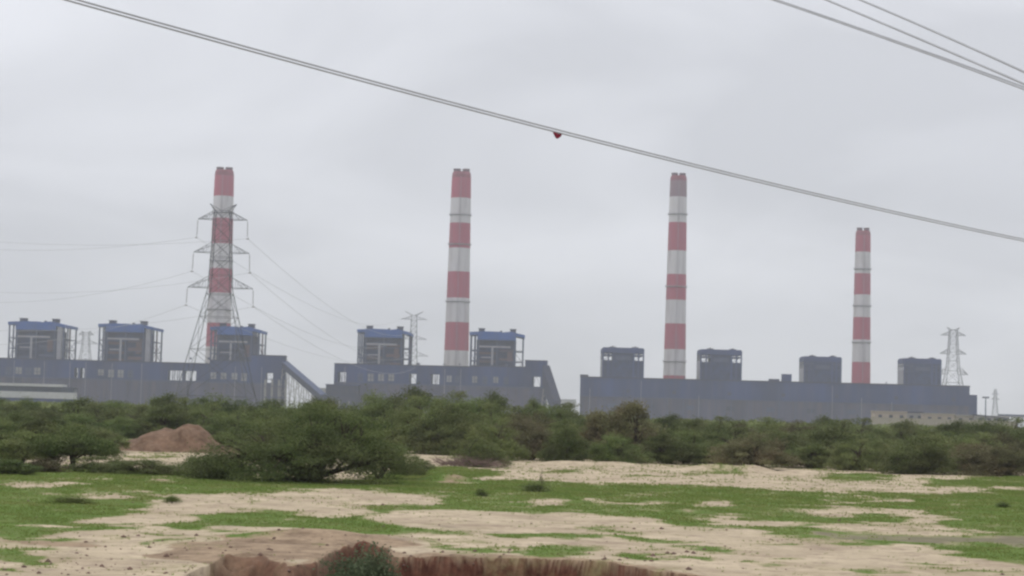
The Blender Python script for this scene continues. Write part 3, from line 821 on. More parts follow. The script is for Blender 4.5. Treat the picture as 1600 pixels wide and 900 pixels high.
for k in range(14):
    u = 14 + k * 29.5 + rr.uniform(-6, 6)
    if u < FR.W - 4: MB().box(u, u + .5, -.62, -.38, 3, Hh - rr.uniform(2, 20)).build('downpipe', MAT[rr.choice(('steel', 'duct', 'clad_dark'))], o)
    if u < FR.W - 9 and k % 2: MB().box(u + 3, u + 7, -.12, -.003, Hh - 16, Hh - 12).build('louvre', MAT['clad_dark'], o)
for k in range(6): MB().box(60 + k * 55, 61 + k * 55, 4, 5, Hh + 1.2, Hh + 3.4).build('roof_vent', MAT['steel'], o)

# ================================================================== CONVEYORS
def conveyor(pts, D0, D1, wid, thick, label, trestles, roofm='duct'):
    """pts: two photo points of the gallery's top edge"""
    a = at(*pts[0], D0); b_ = at(*pts[1], D1); d = b_ - a
    o = empty('conveyor_gallery', (a.x, a.y, 0))
    b2 = b_ - Vector((a.x, a.y, 0)); a2 = Vector((0, 0, a.z))
    side = Vector((-d.y, d.x, 0)).normalized() * wid / 2
    q = MB(); k = len(q.v)
    for p in (a2, b2):
        for s in (-1, 1):
            for dz in (-thick, 0): q.v.append(tuple(p + side * s + Vector((0, 0, dz))))
    for f in ((0, 1, 3, 2), (4, 6, 7, 5), (0, 4, 5, 1), (2, 3, 7, 6), (1, 5, 7, 3), (0, 2, 6, 4)): q.f.append(tuple(k + i for i in f)); q.m.append(0)
    q.build('gallery', MAT['clad_dark'], o)
    q = MB(); up = Vector((0, 0, .25)); s2 = side * 1.12
    vv = [a2 - s2, b2 - s2, b2 + s2, a2 + s2]
    q.v = [tuple(v + Vector((0, 0, .01))) for v in vv] + [tuple(v + up * 4) for v in vv]
    for f in ((0, 3, 2, 1), (4, 5, 6, 7), (0, 1, 5, 4), (1, 2, 6, 5), (2, 3, 7, 6), (3, 0, 4, 7)): q.f.append(f); q.m.append(0)
    q.build('roof', MAT['steel'] if roofm == 'duct' else MAT[roofm], o)
    for i in range(trestles):
        t = (i + .35) / trestles; p = a2.lerp(b2, t); q = MB(); zt = p.z - thick
        if zt < 3: continue
        for s in (-1, 1):
            q.bar((p.x + side.x * s, p.y + side.y * s, zt), (p.x + side.x * s * 1.7, p.y + side.y * s * 1.7, 0), .55)
        n_ = max(1, int(zt / 8))
        for j in range(n_):
            z0, z1 = zt * j / n_, zt * (j + 1) / n_; s = 1 if j % 2 else -1
            q.bar((p.x + side.x * s * 1.5, p.y + side.y * s * 1.5, z0), (p.x - side.x * s * 1.5, p.y - side.y * s * 1.5, z1), .3)
        q.build('trestle', MAT['concrete'], o)
    return tag(o, label, 'conveyor')
conveyor([(444, 565), (506, 618)], 2085, 1980, 7, 6.5, 'inclined conveyor gallery on trestles descending right from the left hall', 8)
o = conveyor([(853, 572), (871, 628)], 2062, 2045, 9, 20, 'short steep dark conveyor at the right end of the middle hall', 3, 'clad_dark')
# transfer frame under the end of the left hall
Fq = Face(414, 2060, 446, 2060, 590)
o = empty('transfer_frame', Fq.A); H = Fq.z(430, 592)
for x in np.linspace(0, Fq.W, 4):
    for y in (0, 10): MB().box(x - .5, x + .5, y - .5, y + .5, 0, H).build('column', MAT['concrete'], o)
for z in (H * .4, H * .75, H - 1): MB().box(-.6, Fq.W + .6, -.7, -.503, z, z + .9).box(-.6, -.503, -.503, 10, z, z + .9).build('beam', MAT['steel'], o)
q = MB()
for i in range(3):
    x0, x1 = Fq.W * i / 3, Fq.W * (i + 1) / 3
    q.bar((x0, .0, 2), (x1, .0, H * .4), .25); q.bar((x1, 0, H * .4), (x0, 0, H * .75), .25)
q.build('bracing', MAT['steel'], o)
tag(o, 'pale open transfer frame below the right end of the left hall', 'steel frame')

# ================================================================== LOW BUILDINGS
Fw = Face(-70, 1650, 115, 1650, 612)
o = empty('white_office_block', Fw.A, Fw.rz); zt = Fw.z(50, 599.5)
z1, z2 = Fw.z(50, 603.5), Fw.z(50, 612); z3 = Fw.z(50, 622)
MB().box(-1, Fw.W * .91, -1, 15, z1, zt).build('roof', MAT['white_wall'], o)
MB().box(0, Fw.W, 1.0, 14, z2, z1 - .003).build('glazing', MAT['glass'], o)
for i in range(15):
    u = Fw.W * (i + .5) / 15; MB().box(u - .2, u + .2, .6, .98, z2, z1 - .01).build('mullion', MAT['steel'], o)
MB().box(0, Fw.W, 0, 14, z3, z2 - .003).build('wall', MAT['white_wall'], o)
MB().box(.4, Fw.W - .4, .5, 14, 0, z3 - .003).build('base_wall', MAT['clad_blue'], o)
tag(o, 'low white block with a dark glazed band at the far left, before the left hall', 'building')

def low_block(p0, p1, yt, D, depth, wall, roof, label, slope=0.0, wins=3):
    F = Face(p0, D, p1, D, 650); o = empty('low_building', F.A, F.rz); H = F.z((p0 + p1) / 2, yt)
    MB().box(0, F.W, 0, depth, 0, H - .8).build('wall', MAT[wall], o)
    q = MB(); k = 0
    for y in (-.5, depth + .5): q.v += [(-.5, y, H - .797), (F.W + .5, y, H - .797 - slope * .8), (F.W + .5, y, H - slope), (-.5, y, H)]
    for f in ((0, 1, 2, 3), (7, 6, 5, 4), (3, 2, 6, 7), (0, 4, 5, 1), (0, 3, 7, 4), (1, 5, 6, 2)): q.f.append(f); q.m.append(0)
    q.build('roof', MAT[roof], o)
    for i in range(wins):
        u = F.W * (i + .5) / wins; f = MB().box(u - 1.4, u + 1.4, -.12, -.003, H * .55, H * .78).build('window', MAT['glass'], o)
    return tag(o, label, 'building', 'low buildings before the right hall')
low_block(1367, 1417, 642.5, 1500, 16, 'beige', 'beige', 'flat beige block, tallest of the low buildings before the right hall')
low_block(1418, 1443, 643.5, 1520, 14, 'concrete', 'clad_dark', 'small dark roofed shed between two beige low buildings', wins=2)
low_block(1445, 1491, 646, 1500, 14, 'beige', 'cream', 'pinkish beige low block with a cream roof edge, right of the dark shed')
low_block(1493, 1525, 648, 1510, 14, 'cream', 'concrete', 'cream low block below the right end of the long hall', wins=2)
low_block(1526, 1577, 648, 1500, 18, 'concrete', 'clad_dark', 'grey shed with a roof sloping down to the right, rightmost low building', slope=2.6, wins=4)
F = Face(1362, 1450, 1590, 1450, 656); o = MB().box(0, F.W, 0, .4, 0, F.z(1476, 655.5)).box(-.1, F.W + .1, -.15, .55, F.z(1476, 655.5) + .003, F.z(1476, 655.5) + .3).build('boundary_wall', MAT['cream'])
o.location = F.A; tag(o, 'long low cream boundary wall in front of the low beige buildings', 'wall')
low_block(873, 899, 624, 2600, 20, 'white_wall', 'duct', 'small pale shed seen in the gap between middle and right halls', wins=2)
low_block(486, 512, 606, 2700, 25, 'concrete', 'duct', 'distant pale shed in the gap beyond the sloping conveyor', wins=2)

# pipe rack on the right edge
F = Face(1560, 1900, 1680, 1900, 655); o = empty('pipe_rack', F.A)
H = F.z(1620, 651); MB().box(0, F.W, 0, 3, H - 1.5, H).build('deck', MAT['duct'], o)
for i in range(9):
    u = F.W * i / 8; MB().box(u - .4, u + .4, 0, 3, 0, H - 1.503).build('post', MAT['steel'], o)
MB().bar((0, 1.5, H + .8), (F.W, 1.5, H + .8), .8, 8).build('pipe', MAT['steel'], o)
tag(o, 'pale raised pipe rack on posts at the right edge', 'pipe rack')
# flood-light mast
p = at(1540, 640, 1500); o = empty('floodlight_mast', (p.x, p.y, 0)); H = at(1538, 622, 1500).z
MB().bar((0, 0, 0), (0, 0, H), .55, 8, .35).build('pole', MAT['steel'], o)
MB().box(-2.6, 2.6, -.6, .6, H, H + 1.0).build('lamp_bar', MAT['clad_dark'], o)
tag(o, 'thin floodlight mast with a flat head right of the long hall', 'mast')

# ================================================================== LATTICE TOWERS
def tower(px, py, D, prof, arms, rleg, rbr, label, peak=None, base_split=True):
    """prof: (ypx, half width px) from the top down; arms: (y bar, half length px, drop px)"""
    c = at(px, py, D); m = D / FPX; o = empty('lattice_pylon', (c.x, D, 0)); Z = lambda y: at(px, y, D).z
    zs = [(Z(y), w * m) for (y, w) in prof]
    z_l, w_l = zs[-1]; z_p, w_p = zs[-2]
    if z_l > 1: zs.append((0.0, w_l + (w_l - w_p) / (z_p - z_l) * z_l))
    Wd = lambda z: float(np.interp(z, [a for a, _ in zs[::-1]], [w for _, w in zs[::-1]]))
    for (sx, sy) in ((-1, -1), (1, -1), (1, 1), (-1, 1)):
        q = MB()
        for (z1, w1), (z0, w0) in zip(zs[:-1], zs[1:]): q.bar((sx * w1, sy * w1, z1), (sx * w0, sy * w0, z0), rleg)
        q.build('leg', MAT['lattice'], o)
    q = MB(); z = zs[0][0]
    while z > 1.5:
        w = Wd(z); z2 = max(0, z - w * 2.0 * .95); w2 = Wd(z2)
        cs = [(-1, -1), (1, -1), (1, 1), (-1, 1)]
        for i in range(4):
            a, b_ = cs[i], cs[(i + 1) % 4]
            q.bar((a[0] * w, a[1] * w, z), (b_[0] * w2, b_[1] * w2, z2), rbr); q.bar((b_[0] * w, b_[1] * w, z), (a[0] * w2, a[1] * w2, z2), rbr)
            q.bar((a[0] * w, a[1] * w, z), (b_[0] * w, b_[1] * w, z), rbr)
        z = z2
    q.build('bracing', MAT['lattice'], o)
    tips = []
    for (yb, hl, dr) in arms:
        z = Z(yb); w = Wd(z); L = hl * m; rise = w * 1.0
        for s in (-1, 1):
            q = MB()
            for sy in (-1, 1):
                q.bar((s * w, sy * w, z), (s * L, 0, z), rbr * 1.3); q.bar((s * w, sy * w, z + rise), (s * L, 0, z), rbr * 1.1)
                for k in range(1, 4):
                    t = k / 4; t2 = (k + 1) / 4 if k < 3 else 1
                    xa = s * (w + (L - w) * t); xb = s * (w + (L - w) * t2)
                    q.bar((xa, sy * w * (1 - t), z + rise * (1 - t)), (xb, sy * w * (1 - t2), z), rbr * .7)
                    q.bar((xa, sy * w * (1 - t), z + rise * (1 - t)), (xa, sy * w * (1 - t), z), rbr * .7)
            arm = q.build('crossarm', MAT['lattice'], o)
            dz = dr * m; tx = s * (L + dz * .06)
            if dr:
                q = MB(); q.bar((s * L, 0, z), (tx, 0, z - dz), rbr * .9)
                nn = 14
                for k in range(nn):
                    zz = z - dz * (.12 + .75 * k / nn); q.lathe([(rbr * 1.9, zz), (rbr * 1.9, zz - dz * .02)], 8, cx=s * L + (tx - s * L) * .5)
                q.box(tx - rbr * 5, tx + rbr * 5, -rbr * 5, rbr * 5, z - dz - rbr * 3, z - dz)
                q.build('insulator', MAT['insul'], o)
            tips.append(Vector((c.x + tx, D, z - dz)))
    if peak:
        for s in (-1, 1):
            w = zs[0][1]; q = MB(); zp = Z(peak[0])
            for sy in (-1, 1): q.bar((s * w, sy * w, zs[0][0]), (s * peak[1] * m, 0, zp), rbr * 1.2); q.bar((s * w * .2, sy * w, zs[0][0] + .2), (s * peak[1] * m, 0, zp), rbr)
            q.build('peak', MAT['lattice'], o)
            tips.append(Vector((c.x + s * peak[1] * m, D, zp)))
    tag(o, label, 'pylon')
    return o, tips
T1, tips1 = tower(346, 400, 650, [(330, 11.5), (343, 12.5), (395, 14.5), (452, 17), (560, 41)], [(343, 38.5, 29), (395, 43.5, 30), (450, 51, 28)], .15, .085,
    'large near lattice pylon overlapping the leftmost chimney', peak=(318.5, 21))
T2, tips2 = tower(646, 530, 2500, [(493, 4.2), (530, 5), (575, 7)], [(499, 21, 0), (530, 21, 0), (556, 24, 0)], .42, .2,
    'distant lattice pylon behind the middle hall, left of the second chimney', peak=(486, 15))
T3, tips3 = tower(1489, 560, 2300, [(516, 5.5), (548, 7), (575, 9), (600, 13)], [(524, 20, 0), (553, 21, 0), (585, 24, 0)], .42, .22,
    'lattice pylon behind the right end of the long hall', peak=(511.5, 10))
T4, tips4 = tower(134, 540, 2600, [(520, 4.5), (545, 6), (560, 8)], [(523, 12, 0), (537, 20, 0)], .35, .17,
    'faint small pylon between the two leftmost boiler houses', peak=(517, 8))
T5, tips5 = tower(1555, 630, 3600, [(610, 1.6), (625, 2.2), (645, 4)], [(616, 6, 0), (624, 7, 0)], .35, .2,
    'tiny far pylon beyond the right end of the long hall', peak=(607, 2))

# ================================================================== WIRES
def wire_pts(a, b_, mid=None, sag=None, n=60, ext=(0.0, 1.0)):
    """a, b_ world points; mid: photo pixel the wire passes through"""
    a = Vector(a); b_ = Vector(b_)
    if mid:
        d = ray(*mid); e = b_ - a                       # plan intersection
        det = d.x * (-e.y) - d.y * (-e.x)
        t = (a.x * (-e.y) - a.y * (-e.x)) / det
        P = Vector((0, 0, EYE)) + d * t; s = ((P.x - a.x) * e.x + (P.y - a.y) * e.y) / (e.x ** 2 + e.y ** 2)
        k = ((a.z + (b_.z - a.z) * s) - P.z) / (s * (1 - s))
    else: k = 4 * sag
    ts = [ext[0] + (ext[1] - ext[0]) * i / n for i in range(n + 1)]
    return [a + (b_ - a) * t - Vector((0, 0, k * t * (1 - t))) for t in ts]
def wire(pts, r, m, label, cat='overhead wire', group=None, r2=None):
    p0 = pts[0]; o = MB().path([p - p0 for p in pts], r, r2 or r, 6).build('overhead_wire', MAT[m]); o.location = p0
    return tag(o, label, cat, group)
# right-hand span from the near pylon to the distant one; its arm tips come left, right for each level
names = ['upper', 'middle', 'lower']
for k in range(3):
    for s in (0, 1):
        a = tips1[k * 2 + s]; b_ = tips2[k * 2 + s]
        mid = [(470, 445), (480, 500), (500, 545)][k]
        mid = (mid[0] - (55 if s == 0 else 0), mid[1] - (6 if s == 0 else 0))
        wire(wire_pts(a, b_, mid), .05, 'wire', f'faint wire from the {names[k]} {"left" if s == 0 else "right"} arm of the big pylon towards the right', group='wires of the big pylon', r2=.12)
        e = at([-260, -260, -230][k], [352, 428, 500][k] - s * 8, 800)
        mid2 = [(150, 388), (140, 461), (160, 517)][k]; mid2 = (mid2[0], mid2[1] - s * 5)
        wire(wire_pts(a, e, mid2), .05, 'wire', f'faint wire from the {names[k]} {"left" if s == 0 else "right"} arm of the big pylon towards the left', group='wires of the big pylon')
# long near cable crossing the whole picture: two strands and a rag
A0 = at(-260, -109, 13.5); A1 = at(1950, 437, 31)
cab = wire_pts(A0, A1, (880, 205), n=200, ext=(-.5, 1.9))
wire(cab, .0075, 'wire', 'upper strand of the long near cable crossing the whole sky', group='twin strands of the long cable')
wire([p - Vector((0, 0, .027)) for p in cab], .0070, 'wire', 'lower strand of the long near cable crossing the whole sky', group='twin strands of the long cable')
# rag hanging on the cable
best = min(range(len(cab)), key=lambda i: abs(to_px(np.array([cab[i].x]), np.array([cab[i].y]), cab[i].z)[0][0] - 880))
p = cab[best] - Vector((0, 0, .04)); q = MB(); nu, nv = 14, 7
dcab = (cab[best + 1] - cab[best - 1]).normalized()
for j in range(nv):
    for i in range(nu):
        u = i / (nu - 1) * 2 - 1; v = j / (nv - 1)
        w = .062 * u; drop = (.014 + .040 * (1 - u * u)) * v
        q.v.append(tuple(dcab * w + Vector((0, .008 * math.sin(u * 5 + v * 3), .004 - drop + .010 * abs(u) * v))))
for j in range(nv - 1):
    for i in range(nu - 1):
        a = j * nu + i; q.f.append((a, a + 1, a + nu + 1, a + nu)); q.m.append(0)
o = q.build('rag', MAT['rag'], smooth=True); o.location = p
sm = o.modifiers.new('thickness', 'SOLIDIFY'); sm.thickness = .008; sm.offset = 0
tag(o, 'small dark red rag caught on the long near cable', 'rag')
# bundle in the upper right corner
for (a, mid, b_, D0, D1, r, m_, lab) in (
    ((1180, -66), (1345, 0), (1900, 255), 22, 15, .011, 'wire', 'uppermost dark wire of the bundle in the upper right corner'),
    ((1150, -58), (1292, 0), (1900, 263), 24, 16, .012, 'wire', 'second dark wire of the bundle in the upper right corner'),
    ((1100, -38), (1215, 0), (1900, 247), 30, 19, .011, 'wire_pale', 'upper of the two pale wires in the upper right corner'),
    ((1085, -40), (1208, 0), (1900, 254), 30, 19, .011, 'wire_pale', 'lower of the two pale wires in the upper right corner')):
    wire(wire_pts(at(*a, D0), at(*b_, D1), mid, n=120, ext=(-.8, 1.6)), r, m_, lab, group='wires in the upper right corner')

# ================================================================== THORN TREES
def make_tree(name, seed, W, H, domes, nclump, nleaf, leaf, lmat, low=0.12, flat=0.38, shape=None, stems=5):
    """spreading many-stemmed thorn tree: domed clumps of tiny leaves over forked stems"""
    r = np.random.default_rng(seed); pr = random.Random(seed)
    o = empty(name)
    ds = []
    for i in range(domes):
        a = pr.uniform(0, 2 * math.pi); rr = W * .5 * (0.0 if i == 0 else pr.uniform(.28, .62))
        R = W * .5 * (pr.uniform(.42, .60) if i else .62); h = H * (1.0 if i == 0 else pr.uniform(.55, .92))
        ds.append((rr * math.cos(a), rr * math.sin(a) * .8, R, h))
    if shape: ds = shape
    cl = []
    while len(cl) < nclump:
        d = pr.choice(ds + [ds[0]]); u = pr.random() ** .5; a = pr.uniform(0, 2 * math.pi)
        x = d[0] + d[2] * u * math.cos(a); y = d[1] + d[2] * u * math.sin(a)
        top = d[3] * (1 - .72 * u ** 2.4)
        if pr.random() < .68: z = top - abs(pr.gauss(0, .09)) * H
        else: z = pr.uniform(low * H, max(low * H + .05, top * .92))
        z *= pr.uniform(.93, 1.04)
        if z < low * H: continue
        if shape and x > .14 * W and z < .30 * H and pr.random() < .75: continue
        cl.append((x, y, z - .12 * H * 0, pr.uniform(.55, 1.15) * W * .085 + .18))
    cl = np.array(cl); n_ = nclump * nleaf
    idx = np.repeat(np.arange(nclump), nleaf)
    off = r.normal(0, 1, (n_, 3)); off /= np.linalg.norm(off, axis=1)[:, None] + 1e-6
    off *= (r.uniform(0, 1, n_) ** .45)[:, None]
    cr_ = cl[idx, 3]
    P = cl[idx, :3] + off * np.stack([cr_ * 1.15, cr_ * 1.15, cr_ * flat * 1.5], -1)
    # ragged sprays poking out
    sp = r.uniform(0, 1, n_) < .10
    P[sp] += off[sp] * (cr_[sp] * .55)[:, None] * np.array([1, 1, .9])
    P[:, 2] = np.maximum(P[:, 2], .04)
    nrm = r.normal(0, .75, (n_, 3)); nrm[:, 2] += .8; nrm /= np.linalg.norm(nrm, axis=1)[:, None]
    t1 = np.cross(nrm, r.normal(0, 1, (n_, 3))); t1 /= np.linalg.norm(t1, axis=1)[:, None] + 1e-9
    t2 = np.cross(nrm, t1); s1 = 1.25 * leaf * r.uniform(.6, 1.5, n_)[:, None]; s2 = 1.25 * leaf * r.uniform(.3, .75, n_)[:, None]
    quad = np.stack([P - t1 * s1, P - t2 * s2, P + t1 * s1, P + t2 * s2], 1)
    tint = np.clip(r.uniform(-.1, 1.0, nclump)[idx] * .85 + r.normal(.08, .13, n_), 0, 1)
    leaf_mesh('crown', quad, tint, lmat, o)
    q = MB()
    for i in range(stems):
        d = ds[i % len(ds)]; b0 = Vector((pr.uniform(-.03, .03) * W, pr.uniform(-.03, .03) * W, -.15))
        so = .15 if shape else .4; tip = Vector((d[0] + pr.uniform(-so, so) * d[2], d[1] + pr.uniform(-so, so) * d[2], d[3] * pr.uniform(.55, .75)))
        pts = []
        for k in range(7):
            t = k / 6; p = b0.lerp(tip, t); p.x += math.sin(t * 5 + i) * .04 * W * t; p.z = -.15 + (tip.z + .15) * (t ** .8)
            pts.append(p)
        r0 = .022 * W * pr.uniform(.7, 1.1)
        q.path(pts, r0, r0 * .3, 6)
        near = sorted(range(nclump), key=lambda j: (cl[j, 0] - tip.x) ** 2 + (cl[j, 1] - tip.y) ** 2)[:max(8, nclump // stems)]
        for j in near[::2]:
            s = pts[pr.randint(2, 5)]; e = Vector(cl[j, :3]); mdl = s.lerp(e, .5) + Vector((0, 0, .05 * H))
            q.path([s, mdl, e], r0 * .32, r0 * .08, 4)
    q.build('trunk', MAT['bark'], o)
    return o

def put(o, px, base, wpx, ytop, label, group=None, cat='tree', name=None, Wm=10.0, Hm=4.5, rz=0.0, D=None, flip=1):
    p = gnd(px, base) if D is None else at(px, 640, D)
    W = wpx / FPX * p.y; H = max(.25, at(px, ytop, p.y).z)
    o.location = (p.x, p.y, 0.0); o.rotation_euler = (0, 0, rz)
    o.scale = (W / Wm, W / Wm, H / Hm)
    return tag(o, label, cat, group)

# individual trees in front of the thicket
big = make_tree('thorn_tree', 101, 10, 4.5, 9, 250, 270, .042, LEAF['deep'], low=.04, stems=9, flat=.26,
    shape=[(.4, 0, 2.5, 4.5), (-1.9, .3, 2.1, 3.9), (-3.4, -.4, 1.7, 2.5), (-4.2, .2, 1.0, 1.3), (2.3, .2, 2.0, 3.8), (3.7, -.3, 1.4, 2.5), (.8, -1.9, 1.9, 3.0), (-1.2, -2.1, 1.8, 2.3), (1.5, 1.6, 2.2, 4.1)])
put(big, 480, 752, 330, 628, 'biggest thorn tree, broad and dark green, at the front edge left of centre')
t = make_tree('thorn_tree', 117, 10, 4.5, 6, 130, 170, .075, LEAF['deep'], low=.36, stems=4)
put(t, 108, 731, 190, 664, 'small spreading thorn tree with a bare forked trunk in the left foreground grass')
t = make_tree('thorn_tree', 119, 10, 4.5, 5, 110, 150, .07, LEAF['green'], low=.22, stems=4)
put(t, 590, 748, 130, 684, 'low feathery thorn tree hanging over the right side of the biggest one')
t = make_tree('thorn_tree', 121, 10, 4.5, 4, 130, 190, .085, LEAF['brown'], low=.02, stems=4)
put(t, 985, 719, 150, 632, 'tall rounded olive-brown tree standing above the others before the right hall')
t = make_tree('thorn_tree', 131, 10, 4.5, 4, 90, 170, .08, LEAF['green'], low=.05, stems=4)
put(t, 742, 728, 130, 683, 'low green thorn tree over a pile of bare branches, centre of the sand edge')
t = make_tree('thorn_tree', 137, 10, 4.5, 5, 100, 170, .08, LEAF['green'], low=.04, stems=4)
put(t, 30, 728, 190, 672, 'low thorn tree at the left edge behind the small forked one')
t = make_tree('thorn_tree', 141, 10, 4.5, 5, 110, 170, .08, LEAF['brown'], low=.05, stems=5)
put(t, 1530, 742, 190, 692, 'low dark-stemmed bushy tree at the right end of the grass edge')
t = make_tree('thorn_tree', 143, 10, 4.5, 5, 100, 150, .08, LEAF['green'], low=.04, stems=4)
put(t, 230, 742, 170, 716, 'very low green scrub tree between the forked tree and the biggest one', name=None)

for (sd, x, b_, w, yt, lm, lab) in ((151, 160, 738, 130, 712, 'green', 'low weedy shrub right of the small forked tree'), (153, 330, 745, 110, 714, 'deep', 'low dark shrub against the left foot of the biggest thorn tree'),
        (155, 10, 742, 120, 716, 'deep', 'low dark shrub at the left edge in front of the trees'), (157, 640, 742, 90, 712, 'green', 'low shrub at the right foot of the biggest thorn tree'), (159, 70, 738, 80, 716, 'brown', 'brownish low shrub under the left side of the small forked tree'),
        (161, 178, 706, 80, 680, 'green', 'low shrub over the left foot of the red-brown earth heap'), (163, 350, 706, 80, 676, 'deep', 'low shrub over the right foot of the red-brown earth heap')):
    t = make_tree('shrub', sd, 10, 4.5, 5, 70, 110, .13, LEAF[lm], low=.02, stems=4, flat=.5)
    put(t, x, b_, w, yt, lab, cat='bush')

# thicket: six kinds, copied
KIN = []
for i, (lm, low, dm) in enumerate((('green', .03, 6), ('green', .08, 5), ('deep', .03, 7), ('green', .03, 4), ('brown', .04, 5), ('deep', .10, 6))):
    KIN.append(make_tree('thorn_tree', 200 + i * 7, 10, 4.5, dm, 105, 210, .075, LEAF[lm], low=low, stems=5))
SKY_X = [-120, 0, 60, 130, 190, 240, 290, 340, 400, 440, 480, 520, 600, 650, 700, 760, 820, 880, 930, 1040, 1080, 1130, 1180, 1250, 1300, 1350, 1400, 1480, 1570, 1620, 1720]
SKY_Y = [622, 620, 622, 624, 627, 620, 616, 620, 628, 622, 625, 621, 611, 610, 613, 616, 622, 630, 639, 652, 646, 652, 652, 653, 650, 655, 658, 659, 656, 659, 661]
PLACES = [(-75, 'beyond the left picture edge'), (5, 'at the left picture edge'), (62, 'below the leftmost boiler house'), (132, 'below the faint small pylon'), (200, 'below the second boiler house'),
    (272, 'left of the big pylon'), (345, 'below the leftmost chimney'), (425, 'below the right end of the left hall'), (500, 'below the gap after the sloping conveyor'), (600, 'below the boiler house left of the second chimney'),
    (660, 'below the distant middle pylon'), (714, 'below the second chimney'), (785, 'below the boiler house right of the second chimney'), (850, 'below the steep dark conveyor'), (905, 'below the gap between the middle and right halls'),
    (972, 'below the boiler house left of the third chimney'), (1052, 'below the third chimney'), (1126, 'below the boiler house right of the third chimney'), (1210, 'below the boxes on the right hall roof'),
    (1284, 'below the boiler house left of the shortest chimney'), (1345, 'below the shortest chimney'), (1440, 'below the rightmost boiler house'), (1492, 'below the right pylon'), (1545, 'below the floodlight mast'), (1600, 'at the right picture edge'), (1680, 'beyond the right picture edge')]
ROWS = [(.0, 'rearmost row', 290, 'rear-row thicket tree'), (.28, 'fourth', 245, 'fourth-row thicket tree'), (.52, 'middle', 210, 'middle-row thicket tree'), (.76, 'second', 186, 'second-row thicket tree'), (1.0, 'front', 168, 'front-row thicket tree')]
KW = ['light green', 'soft green', 'dark green', 'rounded green', 'olive-brown', 'loose dark green']
R = random.Random(42); used = set()
for ri, (tt, _, D, lab) in enumerate(ROWS):
    for (px, where) in PLACES:
        if ri == 4 and px < 700: Dk = D - 8
        else: Dk = D
        x = px + R.uniform(-14, 14) + (30 if ri % 2 else -10)
        ys = float(np.interp(x, SKY_X, SKY_Y)); hor = HORIZON + ROLL * (x - 800)
        foot = hor + EYE * FPX / Dk
        # the red heap and the sandy bay must stay open on the left; the front row is gappy there
        if ri >= 3 and 165 < x < 350: continue
        if ri == 2 and 165 < x < 350: Dk = 226
        if ri >= 3 and x < 620 and not (x < 60): 
            if R.random() < .5 or 560 < x: continue
        if ri == 4 and (600 < x < 700): continue
        ytop = ys + tt * R.uniform(22, 44) + R.uniform(-2, 6) * (1 if ri else .6)
        if ri == 4: ytop = max(ytop, foot - R.uniform(38, 68))
        k = 4 if (790 < x < 900 and ri > 1 and R.random() < .5) or (1150 < x < 1260 and R.random() < .35) or (x > 1500 and ri > 2 and R.random() < .5) else R.choice((0, 0, 1, 2, 3, 5, 0, 3))
        if k in used: o = copy_tree(KIN[k])
        else: o = KIN[k]; used.add(k)
        Dj = Dk + R.uniform(-7, 7)
        wpx = R.uniform(100, 185) * (1.0 if ri > 1 else .92)
        put(o, x, 0, wpx, ytop, f'{KW[k]} {lab} {where}', 'thorn trees of the thicket before the power station', D=Dj, rz=R.choice((0, 1.2, 2.3, 3.3, 4.4)))
for k in range(6):
    if k not in used:
        for ch in list(KIN[k].children): bpy.data.objects.remove(ch)
        bpy.data.objects.remove(KIN[k])

# scrub far behind the thicket, one unbroken mass
def scrub():
    r = np.random.default_rng(77); N = 90000
    y = r.uniform(315, 900, N); x = r.uniform(-.33, .33, N) * y
    h = 3.0 + 1.3 * fbm(x * .06, y * .06, 5, 3)
    z = np.clip(h, .8, 4.1) * r.uniform(.0, 1, N) ** .5
    P = np.stack([x, y, z], -1); nrm = r.normal(0, 1, (N, 3)); nrm[:, 2] += .6; nrm /= np.linalg.norm(nrm, axis=1)[:, None]
    t1 = np.cross(nrm, r.normal(0, 1, (N, 3))); t1 /= np.linalg.norm(t1, axis=1)[:, None]; t2 = np.cross(nrm, t1)
    s = r.uniform(.35, .8, (N, 1))
    return np.stack([P - t1 * s, P - t2 * s * .6, P + t1 * s, P + t2 * s * .6], 1), r.uniform(0, 1, N)
qd, tn = scrub()
tag(leaf_mesh('scrub', qd, tn, LEAF['green']), 'continuous low green scrub between the thicket and the power station', 'scrub', kind='stuff')

# ------------------------------------------------------------------ small plants on the open ground
def small_plant(seed, lm, W, H, n_clump, n_leaf, leaf, low=.02):
    return make_tree('shrub', seed, W, H, 4, n_clump, n_leaf, leaf, LEAF[lm], low=low, stems=4, flat=.55)
s = small_plant(301, 'grey', 1, 1, 75, 100, .022); put(s, 588, 902, 50, 843, 'grey-green leafy weed bush standing up out of the pit at the bottom edge', cat='bush', Wm=1, Hm=1, D=51.0)
s.location.z = -1.2; s.location.y -= 0.6; s.scale = (1.7, 1.4, 1.85)
s = small_plant(303, 'grey', 1, 1, 45, 60, .026); put(s, 548, 895, 62, 862, 'sprawling green weed on the eroded slope left of the upright pit bush', cat='bush', Wm=1, Hm=1, D=51.6)
s.location.z = -1.1; s.location.y -= 0.8; s.scale = (2.0, 1.3, 1.4)
s = small_plant(305, 'green', 1, 1, 40, 70, .022); put(s, 842, 768, 56, 750, 'low dull green shrub in the grass, centre, below the sandy strip', cat='bush', Wm=1, Hm=1)
s = small_plant(307, 'brown', 1, 1, 14, 20, .03, low=.2); put(s, 846, 762, 12, 734, 'thin brownish sprig standing above the low centre shrub', cat='bush', Wm=1, Hm=1)
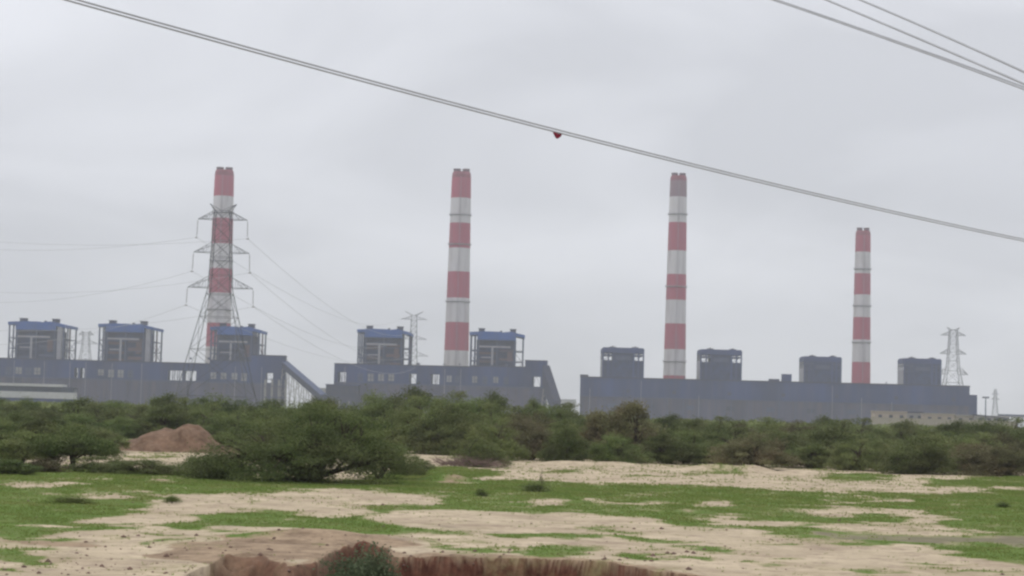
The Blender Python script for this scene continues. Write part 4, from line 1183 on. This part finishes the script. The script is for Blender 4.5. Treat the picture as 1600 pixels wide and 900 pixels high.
s = small_plant(309, 'deep', 1, 1, 50, 90, .02); put(s, 752, 776, 24, 764, 'tiny dark green tuft in the grass left of the low centre shrub', cat='bush', Wm=1, Hm=1)
s = small_plant(311, 'deep', 1, 1, 50, 90, .02); put(s, 1567, 794, 26, 784, 'tiny dark green tuft in the grass near the right edge', cat='bush', Wm=1, Hm=1)
s = small_plant(313, 'grass', 1, 1, 60, 70, .02); put(s, 105, 784, 80, 774, 'flat raised tuft of weeds in the grass near the left edge', cat='bush', Wm=1, Hm=1)
s = small_plant(315, 'grass', 1, 1, 60, 100, .02); put(s, 268, 785, 30, 774, 'small bright tuft at the tip of the left sand strip', cat='bush', Wm=1, Hm=1)
# pile of cut branches under the low centre tree
R = random.Random(9); q = MB()
for i in range(170):
    a = R.uniform(-.5, .5); x = R.uniform(-2.2, 2.2); y = R.uniform(-.9, .9); z = R.uniform(0.02, .55) * (1 - abs(x) / 3)
    L = R.uniform(.4, 1.5); dx_ = math.cos(a) * L * R.choice((-1, 1)); q.path([(x, y, z), (x + dx_ * .5, y + math.sin(a) * L * .5, z + R.uniform(0, .3)), (x + dx_, y + math.sin(a) * L, z + R.uniform(-.1, .55))], .025, .008, 4)
o = q.build('brushwood_pile', MAT['twig']); p = gnd(735, 729); o.location = (p.x, p.y, .02)
tag(o, 'pile of bare pinkish-brown branches under the low centre thorn tree', 'branches')

# ================================================================== HAZE
hb = MB().box(-3000, 3000, -110, 6100, -4, 345)
hz = bpy.data.materials.new('pale_haze'); hz.use_nodes = True
hn = hz.node_tree.nodes; hn.clear()
pv = hn.new('ShaderNodeVolumePrincipled'); ho_ = hn.new('ShaderNodeOutputMaterial')
pv.inputs['Density'].default_value = 0.000125
pv.inputs['Color'].default_value = (0.90, 0.91, 1.0, 1)
pv.inputs['Anisotropy'].default_value = 0.2
hz.node_tree.links.new(pv.outputs[0], ho_.inputs['Volume'])
haze = hb.build('haze', hz)
tag(haze, kind='stuff'); haze['label'] = 'thin pale humid haze over the whole plain'; haze['category'] = 'haze'
